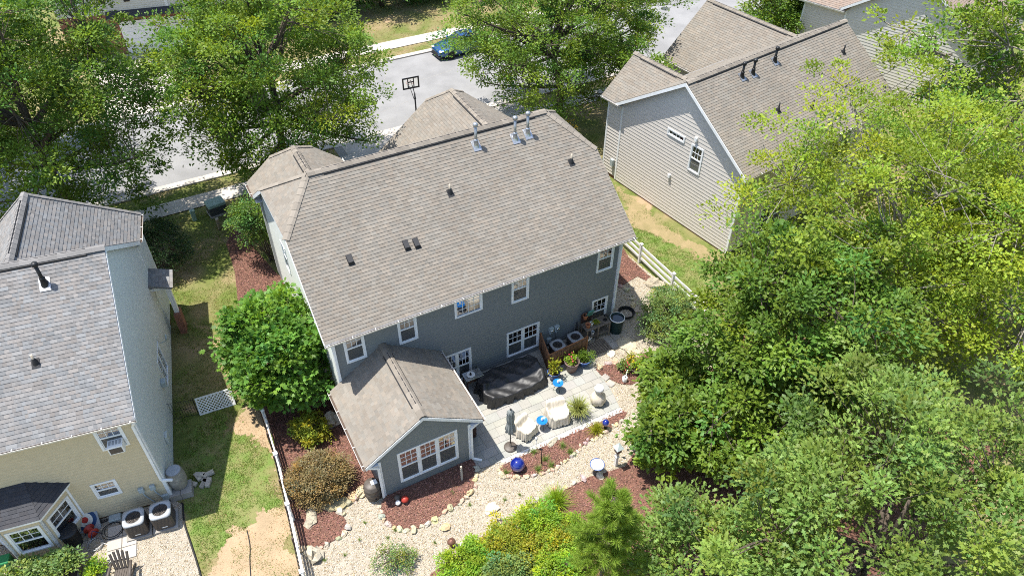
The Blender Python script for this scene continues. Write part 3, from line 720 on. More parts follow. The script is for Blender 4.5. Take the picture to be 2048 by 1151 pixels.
def rake(parent, p0, p1, out, m='trim_white', h=.19):
    """barge board under a gable edge"""
    p0 = Vector(p0); p1 = Vector(p1); o = Vector((*out, 0))*.022; z = Vector((0, 0, -h)); b = MB()
    k = b.av([p0, p1, p1+z, p0+z, p0+o, p1+o, p1+z+o, p0+z+o])
    for q in ((0, 1, 2, 3), (7, 6, 5, 4), (0, 4, 5, 1), (1, 5, 6, 2), (2, 6, 7, 3), (3, 7, 4, 0)): b.f.append(tuple(k+i for i in q))
    return b.build('barge_board', m, parent)
def flue(parent, p, h, slope=(0, .7), cap=True, silver=True):
    """metal flue with storm collar, cone flashing and cap"""
    x, y, z = p; t = thing_part = MB(); t.lathe([(.062, -.1), (.062, h-.12)], 12, (x, y, z)); o = t.build('flue_pipe', 'galvanised' if silver else 'black_metal', parent, True)
    f = MB(); f.lathe([(.17, -.08), (.13, .02), (.085, .24), (.105, .25), (.10, .28), (.064, .31)], 14, (x, y, z), False); f.build('flashing_cone', 'flashing' if silver else 'black_metal', o, True)
    b = MB(); s = slope[1]; b.face([(x-.18, y-.24, z-.24*s+.045), (x+.18, y-.24, z-.24*s+.045), (x+.18, y+.17, z+.17*s+.045), (x-.18, y+.17, z+.17*s+.045)]); b.build('flashing_plate', 'flashing' if silver else 'galvanised', o)
    c = MB(); c.lathe([(.07, h-.16), (.11, h-.13), (.112, h-.03), (.08, h+.01), (.02, h+.025)], 14, (x, y, z)); c.build('flue_cap', 'galvanised' if silver else 'black_metal', o, True)
    return o
def vent_pipe(parent, p, slope=.7, h=.42, pale=True):
    x, y, z = p; t = MB(); t.lathe([(.04, -.05), (.04, h), (.03, h)], 10, (x, y, z)); o = t.build('vent_pipe', 'twist_post' if pale else 'black_metal', parent, True)
    f = MB(); f.lathe([(.12, -.04), (.09, .08), (.055, .20), (.042, .22)], 12, (x, y, z), False); f.build('vent_boot', 'vent_black', o, True)
    b = MB(); b.face([(x-.13, y-.16, z-.16*slope+.04), (x+.13, y-.16, z-.16*slope+.04), (x+.13, y+.11, z+.11*slope+.04), (x-.13, y+.11, z+.11*slope+.04)]); b.build('flashing_plate', 'vent_black', o)
def box_vent(parent, p, slope=.7):
    x, y, z = p; b = MB()
    k = b.av([(x-.11, y-.17, z-.17*slope+.02), (x+.11, y-.17, z-.17*slope+.02), (x+.11, y+.17, z+.17*slope+.02), (x-.11, y+.17, z+.17*slope+.02), (x-.10, y-.16, z-.17*slope+.17), (x+.10, y-.16, z-.17*slope+.17), (x+.10, y+.15, z+.17*slope+.06), (x-.10, y+.15, z+.17*slope+.06)])
    for q in ((4, 5, 6, 7), (0, 1, 5, 4), (1, 2, 6, 5), (2, 3, 7, 6), (3, 0, 4, 7)): b.f.append(tuple(k+i for i in q))
    o = b.build('roof_vent', 'vent_black', parent); f = MB(); f.face([(x-.12, y-.19, z-.19*slope+.035), (x+.12, y-.19, z-.19*slope+.035), (x+.12, y+.19, z+.19*slope+.035), (x-.12, y+.19, z+.19*slope+.035)]); f.build('flashing_plate', 'vent_black', o)

def gable_house(h, xa, xb, D, He, zr, ox, oy, sid_rear, sid_gl, sid_gr, sid_front, sh, win_rear=(), win_l=(), win_r=(), clip=None, parts=0, seed=0, foundation=.25, gut_rear=True, expo=.155, proud=.028):
    """two-storey box with a ridge along x; optional clipped (jerkinhead) gables"""
    yr = D/2; run = yr+oy; sl = (zr-He)/run; L = xb-xa+2*ox; q = math.hypot(run, zr-He); vs = q/run
    Vr = (0, run, zr-He); Vf = (0, -run, zr-He)
    if clip: zc, inset = clip; vc = (zc-He)/(zr-He)*q; poly = [(0, 0), (L, 0), (L, vc), (L-inset, q), (inset, q), (0, vc)]
    else: poly = [(0, 0), (L, 0), (L, q), (0, q)]
    rear = roof_slope(h, (xa-ox, -oy, He), (1, 0, 0), Vr, poly, sh, seed, parts)
    front = roof_slope(h, (xa-ox, D+oy, He), (1, 0, 0), Vf, poly, sh, seed+1)
    if clip:
        yc = -oy+(zc-He)/sl; w = D-2*yc; run2 = inset; q2 = math.hypot(inset, zr-zc)
        for s, x in ((1, xa-ox), (-1, xb+ox)):
            roof_slope(h, (x, yc, zc), (0, 1, 0), (s*inset, 0, zr-zc), [(0, 0), (w, 0), (w/2, q2)], sh, seed+5+s)
            for ye in (yc, D-yc): ridge_caps(h, (x+.0, ye, zc), (x+s*inset, yr, zr), .30, .42, sh, seed+9)
            fb = MB(); fb.box(min(x, x-s*.02), max(x, x-s*.02), yc, D-yc, zc-.16, zc-.02); fb.build('fascia', 'trim_white', h)
        ridge_caps(h, (xa-ox+inset, yr, zr), (xb+ox-inset, yr, zr), .36, sl*.95, sh, seed+3, vent=True)
    else: ridge_caps(h, (xa-ox, yr, zr), (xb+ox, yr, zr), .36, sl*.95, sh, seed+3, vent=True)
    # soffits, fascias
    for y0, y1 in ((-oy, -.015), (D+.015, D+oy)):
        s = MB(); s.box(xa-ox+.03, xb+ox-.03, y0+.02, y1, He-.17, He-.15); s.build('soffit', 'trim_white', h)
    fb = MB(); fb.box(xa-ox, xb+ox, -oy-.002, -oy+.02, He-.20, He-.03); fb.build('fascia', 'trim_white', h)
    fb = MB(); fb.box(xa-ox, xb+ox, D+oy-.02, D+oy+.002, He-.20, He-.03); fb.build('fascia', 'trim_white', h)
    if gut_rear: gutter(h, (xa-ox-.01, -oy-.004, He-.02), (xb+ox+.01, -oy-.004, He-.02), (0, -1))
    gutter(h, (xb+ox+.01, D+oy+.004, He-.02), (xa-ox-.01, D+oy+.004, He-.02), (0, 1), straps=False)
    ztop = clip[0]-.1 if clip else zr-.12
    def lim(z):
        k = (z-(He-.12))/sl-oy+.02
        return (0, D) if k <= 0 else (k, D-k)
    for nm, sm, O, U, Nn, zt, lm, wins in (('siding', sid_rear, (xa, 0), (1, 0), (0, -1), He-.16, lambda z: (0, xb-xa), win_rear), ('siding', sid_gl, (xa, 0), (0, 1), (-1, 0), ztop, lim, win_l),
                                         ('siding', sid_gr, (xb, 0), (0, 1), (1, 0), ztop, lim, win_r), ('siding', sid_front, (xa, D), (1, 0), (0, 1), He-.16, lambda z: (0, xb-xa), ())):
        lap_wall(nm, h, sm, O, U, Nn, foundation, zt, lm, [w[:4] for w in wins], expo, proud)
        for w in wins: window(h, O, U, Nn, *w[:4], **(w[4] if len(w) > 4 else {}))
    f = MB(); f.box(xa+.02, xb-.02, .02, D-.02, -.2, foundation+.02); f.build('foundation', 'brick', h)
    for x in (xa, xb):
        for y in (0, D):
            c = MB(); sx = 1 if x == xb else -1; sy = 1 if y == D else -1
            x0, x1 = sorted((x-sx*.09, x+sx*.03)); y0, y1 = sorted((y-sy*.09, y+sy*.03)); c.box(x0, x1, y0, y1, foundation, He-.17); c.build('corner_board', 'trim_white', h)
    for x, o in ((xa-ox, (-1, 0)), (xb+ox, (1, 0))):
        top = (zc if clip else zr)-.03
        for yy, sgn in ((-oy, 1), (D+oy, -1)): rake(h, (x, yy, He-.03), (x, yy+sgn*(top-He+.03)/sl, top), o)
    return rear, sl

def wing(h, xm, hw, zr, sl, y0, yf, ywall, wallx, s, sid, sh, end='gable', c=1.0, ov=.3, foundation=.25, parts=0, seed=50, wins=(), vent=True, gut=True, wy0=None, main=None, expo=.155):
    """cross wing with its ridge along y; s=-1 to the garden, +1 to the street; hw is the half width to the eaves"""
    ze = zr-hw*sl; q = math.hypot(hw, hw*sl); ye = y0
    if main:      # meet the slope of the main roof in a valley
        mHe, msl, mD, moy = main; y0 = mD+moy-(zr-mHe)/msl; ye = min(mD+moy-(ze-mHe)/msl, mD+moy) if ze >= mHe else mD+.02
    L = abs(yf-y0); E0 = abs(ye-y0)
    for side in (-1, 1):
        x = xm+side*hw; V = (-side*hw, 0, hw*sl); U = (0, s, 0)
        if end == 'gable': poly = [(E0, 0), (L, 0), (L, q), (0, q)]
        elif end == 'hip': poly = [(E0, 0), (L, 0), (L-hw*c, q), (0, q)]
        else: poly = [(E0, 0), (L, 0), (L, q*(1-c/hw)), (L-c, q), (0, q)]
        roof_slope(h, (x, y0, ze), U, V, poly, sh, seed+side, parts)
        fb = MB(); fb.box(*sorted((x-side*.02, x+side*.002)), *sorted((ye, yf)), ze-.18, ze-.03); fb.build('fascia', 'trim_white', h)
        if gut: gutter(h, (x+side*.004, ye, ze-.02), (x+side*.004, yf+s*.01, ze-.02), (side, 0))
        so = MB(); so.box(*sorted((x-side*.02, wallx[0 if side < 0 else 1]+side*.015)), *sorted((ye, yf)), ze-.16, ze-.14); so.build('soffit', 'trim_white', h)
    if end == 'hip':
        roof_slope(h, (xm-hw, yf, ze), (1, 0, 0), (0, -s*hw*c, hw*sl), [(0, 0), (2*hw, 0), (hw, math.hypot(hw*c, hw*sl))], sh, seed+4)
        for side in (-1, 1): ridge_caps(h, (xm+side*hw, yf, ze), (xm, yf-s*hw*c, zr), .28, .45, sh, seed+7)
        yre = yf-s*hw*c
    elif end == 'clip':
        zc = zr-c*sl; roof_slope(h, (xm-c, yf, zc), (1, 0, 0), (0, -s*c, c*sl), [(0, 0), (2*c, 0), (c, math.hypot(c, c*sl))], sh, seed+4)
        for side in (-1, 1): ridge_caps(h, (xm+side*c, yf, zc), (xm, yf-s*c, zr), .28, .45, sh, seed+7)
        yre = yf-s*c
    else: yre = yf
    ridge_caps(h, (xm, y0, zr), (xm, yre, zr), .32, sl*.95, sh, seed+8, vent=vent)
    if end != 'hip':
        top = (zr-c*sl if end == 'clip' else zr)-.03; k = (top-ze+.03)/sl
        for side in (-1, 1): rake(h, (xm+side*hw, yf, ze-.03), (xm+side*(hw-k), yf, top), (0, s), h=.16)
    zt = (zr-c*sl-.1 if end == 'clip' else zr-.12 if end == 'gable' else ze-.15)
    wl, wr = wallx
    def lim(z):
        k = hw-(z-(ze-.11))/sl; return (max(0, xm-k-wl), min(wr-wl, xm+k-wl))
    lap_wall('siding', h, sid, (wl, ywall), (1, 0), (0, s), foundation, zt, lim, [w[:4] for w in wins], expo)
    for w in wins: window(h, (wl, ywall), (1, 0), (0, s), *w[:4], **(w[4] if len(w) > 4 else {}))
    b0 = wy0 if wy0 is not None else y0
    for x, nx in ((wl, -1), (wr, 1)): lap_wall('siding', h, sid, (x, b0), (0, s), (nx, 0), foundation, ze-.14, lambda z: (0, abs(ywall-b0)), (), expo)
    f = MB(); f.box(wl+.02, wr-.02, *sorted((b0, ywall-s*.02)), -.2, foundation+.02); f.build('foundation', 'brick', h)
    for x, sx in ((wl, -1), (wr, 1)):
        cb = MB(); cb.box(*sorted((x-sx*.09, x+sx*.03)), *sorted((ywall-s*.09, ywall+s*.03)), foundation, ze-.15); cb.build('corner_board', 'trim_white', h)
    return ze

# ---- the grey house in the middle
H1 = thing('grey_house', 'grey sided two storey house with brown shingle roof and rear sunroom, in the middle', 'house')
w1 = dict(curtain=('r', .35))
rear_w = [(.42, 1.26, 3.61, 5.10, dict(curtain=('r', .4))), (2.64, 3.46, 3.61, 5.10, dict(curtain=('r', .3))), (5.12, 6.40, 3.93, 5.05, dict(cols=4, rows=3, split=0, curtain=('r', .3))),
          (7.77, 8.62, 3.61, 5.10, dict(curtain=('l', .3))), (12.08, 12.95, 3.61, 5.10, dict()), (4.42, 5.79, .05, 1.92, dict(units=2)), (7.54, 9.22, .34, 1.91, dict(units=2)), (12.04, 12.92, .34, 1.91, dict(curtain=('l', .4)))]
rear1, SL1 = gable_house(H1, 0, 13.313, 9.772, 5.5, 9.346, .335, .503, 'siding_grey', 'siding_pale', 'siding_grey', 'siding_grey', 'shingle', win_rear=rear_w, clip=(7.987, 1.632), seed=11, foundation=.0,  # left gable takes pale siding: grazing sunlight put into the grey wall's colour
    win_l=[(2.2, 3.0, 3.6, 5.1), (6.2, 7.0, 3.6, 5.1)])
sw = [(.735, 3.215, .50, 2.33, dict(units=3, cols=3, rows=3))]
zs = wing(H1, 1.925, 2.385, 3.987, .655, -.02, -4.13, -4.0, (.045, 3.806), -1, 'siding_grey', 'shingle', seed=31, foundation=.0, wins=sw, parts=150, wy0=-.02)
wing(H1, 1.94, 2.27, 7.5, .796, 6.5, 11.16, 10.9, (0.0, 3.9), 1, 'siding_grey', 'shingle', 'clip', .975, seed=41, wy0=9.8, main=(5.5, SL1, 9.772, .503))
wing(H1, 10.6, 3.95, 7.55, .798, 6.5, 12.8, 12.5, (7.0, 14.2), 1, 'siding_grey', 'shingle', 'clip', 1.03, seed=51, wy0=9.8, main=(5.5, SL1, 9.772, .503))
downspout(H1, [(13.30, -.58, 5.40), (13.28, -.10, 4.95), (13.28, -.08, .95)])
downspout(H1, [(-.28, -.58, 5.40), (.02, -.10, 4.95), (.02, -.09, 3.0)])
downspout(H1, [(4.36, -4.05, 2.35), (3.83, -4.08, 2.05), (3.83, -4.08, .12), (4.15, -4.30, .05)])
downspout(H1, [(-.45, -4.10, 2.35), (.0, -4.09, 2.05), (.0, -4.09, .12)])
def on1(x, y): return (x, y, 5.5+(y+.503)*SL1)
for q in ((8.36, 4.30, 8.95), (10.16, 4.17, 9.00), (10.80, 4.21, 9.00)): flue(H1, on1(q[0], q[1]), 1.05, (0, SL1))
for q in ((6.48, 2.94, 7.55), (12.19, 2.75, 8.00)): vent_pipe(H1, on1(q[0], q[1]), SL1)
for q in ((1.67, 1.75, 6.75), (3.95, 1.65, 6.85), (4.36, 1.61, 6.85)): box_vent(H1, on1(q[0], q[1]), SL1)
for x in (9.72, 10.02):   # electricity meters
    b = MB(); b.cbox(x, x+.24, -.15, -.015, .95, 1.25, .02); o = b.build('meter_box', 'meter_grey', H1); c = MB(); c.lathe([(.09, 0), (.09, .05), (.06, .08), (.01, .09)], 14); ob = c.build('meter_dial', 'stainless', o, True); ob.matrix_local = Matrix.Translation((x+.12, -.15, 1.12)) @ Matrix.Rotation(R(90), 4, 'X')
    p = MB(); p.tube([(x+.12, -.06, .95), (x+.12, -.06, .05)], .022, 8); p.build('conduit', 'galvanised', o, True)
b = MB(); b.cbox(9.62, 9.86, -.13, -.015, .30, .62, .02); b.build('switch_box', 'meter_grey', H1)

# ---- the tan house on the left
H2 = thing('tan_house', 'tan house with pinkish grey shingle roof at the left edge', 'house', (-7.201, -.267, 0), LN_A)
rear_w = [(8.68, 9.58, 3.75, 5.0, dict()), (7.68, 8.54, 1.24, 2.12, dict(cols=3, rows=2))]
rear2, SL2 = gable_house(H2, -10, 0, 9.85, 5.18, 8.78, .15, .20, 'siding_tan', 'siding_pale', 'siding_pale', 'siding_tan', 'shingle_pink', win_rear=rear_w, win_r=[(5.35, 6.7, .7, 2.23, dict(units=2, cols=2, rows=2, split=0))], parts=280, seed=61, foundation=.12)
# many shingles of the near slope are large enough to be told apart
wing(H2, -3.0, 3.17, 8.75, 1.10, 5.0, 12.05, 11.7, (-6.0, 0.0), 1, 'siding_pale', 'shingle_pink', 'hip', .8, seed=71, wy0=9.9, main=(5.18, SL2, 9.85, .20))
downspout(H2, [(.10, -.28, 5.05), (-.06, -.09, 4.7), (-.06, -.09, 1.45), (.30, -.10, 1.30)])
def on2(x, y): return (x, y, 5.18+(y+.20)*SL2)
flue(H2, on2(-1.9, 4.15), .95, (0, SL2), silver=False); vent_pipe(H2, on2(-2.55, 1.95), SL2, .4)
b = MB(); b.cbox(.02, .13, 2.0, 2.35, .95, 1.35, .02); b.build('hose_cabinet', 'siding_pale', H2)
for x in (-.85, -.45):
    b = MB(); b.cbox(x-.10, x+.10, -.14, -.015, 1.05, 1.28, .02); o = b.build('meter_box', 'meter_grey', H2); p = MB(); p.tube([(x, -.06, 1.05), (x+.02, -.07, .8), (x+.18, -.08, .35), (x+.25, -.08, .18)], .025, 8); p.build('conduit', 'meter_grey', o, True)
b = MB(); b.cbox(-.33, -.08, -.12, -.015, .22, .52, .02); b.build('switch_box', 'meter_grey', H2)
b = MB(); b.cbox(.02, .22, 4.55, 4.85, 1.55, 1.8, .02); b.build('cable_box', 'meter_grey', H2)
# bay window of the tan house: front face, two angled faces, dark hipped roof
by = -1.05; bx0, bx1, bw = -5.9, -3.05, .75
pts = [(bx0, 0), (bx0+bw, by), (bx1-bw, by), (bx1, 0)]
for i in range(3):
    a, b_ = Vector(pts[i]), Vector(pts[i+1]); d = (b_-a); L = d.length; u = d/L; nn = Vector((u.y, -u.x)); op = (.12, L-.12, .62, 2.0)
    lap_wall('siding', H2, 'siding_tan', a, u, nn, .1, 2.45, lambda z, L=L: (0, L), [op])
    window(H2, a, u, nn, *op, cols=3 if i == 1 else 2, rows=2, screen=False)
    for e in (a, b_):
        if abs(e.y) > .1 or i != 1: c = MB(); c.tube([(e.x, e.y-.01, .1), (e.x, e.y-.01, 2.42)], .06, 6); c.build('corner_board', 'trim_white', H2)
ex = .22; o4 = [(bx0-ex, 0), (bx0+bw-ex*.6, by-ex), (bx1-bw+ex*.6, by-ex), (bx1+ex, 0)]; t2 = [(bx0+1.0, -.02), (bx1-1.0, -.02)]
fb = MB(); fb.prism(o4, 2.42, 2.52); fb.build('fascia', 'trim_white', H2)
rb = MB(); A = [(*p, 2.53) for p in o4]; T = [(*p, 3.15) for p in t2]
rb.face([A[1], A[2], T[1], T[0]]); rb.face([A[0], A[1], T[0]]); rb.face([A[2], A[3], T[1]]); rb.build('bay_roof', 'shingle_dark', H2)
fx = (A[2][0]-A[1][0]); rise = Vector((0, T[0][1]-A[1][1], .62))
roof_slope(H2, (A[1][0], A[1][1], 2.535), (1, 0, 0), rise, [(0, 0), (fx, 0), (T[1][0]-A[1][0], rise.length), (T[0][0]-A[1][0], rise.length)], 'shingle_dark', 81, deck=False)
U3 = (Vector(A[3])-Vector(A[2])); n3 = Vector((-U3.y, U3.x, 0)).normalized(); hgt = (Vector(T[1])-Vector(A[2])); along = hgt.dot(U3.normalized()); Vv = hgt-U3.normalized()*along
roof_slope(H2, Vector(A[2])+Vector((0, 0, .005)), U3, Vv, [(0, 0), (U3.length, 0), (along, Vv.length)], 'shingle_dark', 83, deck=False)
# small side porch roof of the tan house
b = MB(); b.box(-.1, .75, 9.0, 10.0, 3.1, 3.25); b.build('porch_beam', 'trim_white', H2)
roof_slope(H2, (.95, 8.85, 3.22), (0, 1, 0), (-1, 0, .35), [(0, 0), (1.3, 0), (1.3, 1.05), (0, 1.05)], 'shingle_pink', 91)
b = MB(); b.box(.45, .75, 9.3, 9.9, 0, 1.2); b.build('porch_pillar_base', 'brick', H2); b = MB(); b.box(.5, .70, 9.5, 9.7, 1.2, 3.1); b.build('porch_pillar', 'trim_white', H2)

# ---- the beige house on the right
RA = .145
H3 = thing('beige_house', 'beige sided house with brown roof right of the grey house', 'house', (21.594, 1.354, 0), RA)
wl = [(2.74, 3.58, 3.58, 5.15, dict()), (4.08, 5.34, 4.88, 5.27, dict(cols=4, rows=1, split=0))]
rear3, SL3 = gable_house(H3, 0, 12.45, 8.85, 5.13, 8.30, .30, .30, 'siding_beige', 'siding_beige', 'siding_beige', 'siding_beige', 'shingle', win_l=wl, win_rear=[(4.2, 5.2, 3.3, 4.8), (8.0, 9.0, 3.3, 4.8), (2.2, 4.2, .3, 2.1, dict(units=2))], seed=101, foundation=.1, expo=.205, proud=.018)
wing(H3, 2.03, 2.3, 7.03, .83, 5.5, 10.34, 10.0, (0.02, 4.1), 1, 'siding_beige', 'shingle', 'gable', seed=111, wy0=8.9, main=(5.13, SL3, 8.85, .30), expo=.205)
wing(H3, 11.4, 3.6, 7.0, .83, 5.0, 13.4, 13.0, (8.1, 14.7), 1, 'siding_beige', 'shingle', 'gable', seed=121, wy0=8.9, main=(5.13, SL3, 8.85, .30), expo=.205)
def on3(x, y): return (x, y, 5.13+(y+.30)*SL3)
for x, y in ((3.2, 3.75), (4.0, 3.7), (5.9, 3.85)): flue(H3, on3(x, y), .80, (0, SL3), silver=False)
for x, y in ((4.1, 1.75), (6.4, 1.25), (11.0, 3.0)): vent_pipe(H3, on3(x, y), SL3, .45, False)
for y, z in ((3.34, 5.50), (4.68, 2.55)):
    b = MB(); b.cbox(-.12, -.015, y-.09, y+.09, z-.10, z+.12, .02); b.build('wall_vent', 'trim_white', H3)
b = MB(); b.cbox(-.16, -.015, 9.0, 9.25, .9, 1.35, .02); b.build('meter_box', 'meter_grey', H3)

# ---- the far right house behind it
H4 = thing('pale_brown_roofed_house', 'cream sided house with reddish brown roof in the top right corner', 'house', (44.6, 5.6, 0), .33)
rear4, SL4 = gable_house(H4, 0, 11.5, 8.85, 5.3, 8.5, .35, .30, 'siding_beige', 'siding_cream', 'siding_beige', 'siding_beige', 'shingle_brown', win_l=[(2.74, 3.58, 3.4, 4.95), ], seed=131, foundation=.1, expo=.205, proud=.018)
wing(H4, 3.0, 3.3, 7.6, .75, 4.5, 12.2, 11.9, (0.02, 6.0), 1, 'siding_beige', 'shingle_brown', 'hip', .8, seed=141, wy0=8.9, main=(5.3, SL4, 8.85, .30))

# ---- the cream house across the street, top left
fa = -.21
H5 = thing('cream_house', 'cream house with white garage door and black shutters across the street', 'house', (-4.13, 42.04), fa)
gable_house(H5, -3.0, 9.0, 9.0, 6.2, 9.0, .3, .3, 'siding_cream', 'siding_cream', 'siding_cream', 'siding_cream', 'shingle', win_rear=[(.6, 1.75, 4.0, 5.6, dict()), (5.9, 7.0, 4.25, 5.55, dict(cols=2))], seed=151, foundation=3.2)
b = MB(); b.box(-3.0, 9.0, -.02, .3, 0, 3.2); b.build('brick_wall', 'brick', H5)
b = MB(); b.box(.3, 7.6, -.55, -.03, 2.98, 3.06); k = b.av([(.3, -.55, 3.06), (7.6, -.55, 3.06), (7.6, -.02, 3.4), (.3, -.02, 3.4)]); b.f.append((k, k+1, k+2, k+3)); b.build('pent_roof', 'shingle_dark', H5)
for i in range(4):
    b = MB(); b.cbox(1.15, 6.05, -.10, -.04, .05+i*.58, .05+i*.58+.57, .015); b.build('garage_door_panel', 'door_white', H5)
b = MB(); b.box(.95, 1.14, -.08, -.021, 0, 2.55); b.box(6.06, 6.25, -.08, -.021, 0, 2.55); b.box(.95, 6.25, -.09, -.021, 2.38, 2.58); b.build('garage_door_frame', 'trim_white', H5)
for x in (.12, 1.80):
    b = MB(); b.cbox(x, x+.42, -.07, -.018, 4.0, 5.6, .015); b.build('shutter', 'shutter_black', H5)
b = MB(); b.box(4.55, 4.75, -.045, -.012, 3.4, 6.0); b.build('corner_board', 'trim_white', H5)


# ================================================================= TREES AND SHRUBS
RHOMB = (np.array([(0, 0, 0), (.45, .30, .04), (1, 0, -.06), (.45, -.30, .04)], float), np.array([(0, 1, 2, 3)]))
LANCE = (np.array([(0, 0, 0), (.4, .20, .03), (1, 0, -.10), (.4, -.20, .03)], float), np.array([(0, 1, 2, 3)]))
LOBED = (np.array([(0, 0, 0), (.22, .08, .02), (.34, .22, .03), (.45, .10, .02), (.66, .28, .0), (.74, .12, 0), (1.0, .0, -.08), (.74, -.12, 0), (.66, -.28, .0), (.45, -.10, .02), (.34, -.22, .03), (.22, -.08, .02)], float),
         np.array([(0, 1, 11, 11), (1, 2, 3, 3), (1, 3, 9, 11), (11, 9, 10, 10), (3, 4, 5, 5), (3, 5, 7, 9), (9, 7, 8, 8), (5, 6, 7, 7)]))
PALM = (np.array([(0, 0, 0), (.30, .42, .04), (.42, .20, .05), (.75, .42, 0), (.70, .14, .03), (1.0, 0, -.06), (.70, -.14, .03), (.75, -.42, 0), (.42, -.20, .05), (.30, -.42, .04)], float),
        np.array([(0, 1, 2, 2), (2, 3, 4, 4), (4, 5, 6, 6), (6, 7, 8, 8), (8, 9, 0, 0), (0, 2, 4, 6), (0, 6, 8, 8)]))
def tri(shape):
    F = []
    for f in shape[1]:
        F.append((f[0], f[1], f[2]))
        if f[3] != f[2]: F.append((f[0], f[2], f[3]))
    return shape[0], np.array(F)
def leaf_mesh(name, C, D, Nm, size, shape, m, tint, parent):
    """one mesh of separate leaves: centres C, headings D, normals Nm, lengths size"""
    S, F = tri(shape); D = D/np.linalg.norm(D, axis=1, keepdims=True); Sd = np.cross(Nm, D); Sd /= np.linalg.norm(Sd, axis=1, keepdims=True)+1e-9; Nn = np.cross(D, Sd)
    V = C[:, None]+size[:, None, None]*(S[None, :, 0:1]*D[:, None]+S[None, :, 1:2]*Sd[:, None]+S[None, :, 2:3]*Nn[:, None])
    k = len(S); Fs = (F[None]+k*np.arange(len(C))[:, None, None]).reshape(-1, 3)
    return np_mesh(name, V.reshape(-1, 3), Fs, m, parent, np.repeat(tint, k, 0))
def fibo(n):
    i = np.arange(n)+.5; ph = np.arccos(1-2*i/n); th = np.pi*(1+5**.5)*i
    return np.stack([np.cos(th)*np.sin(ph), np.sin(th)*np.sin(ph), np.cos(ph)], 1)

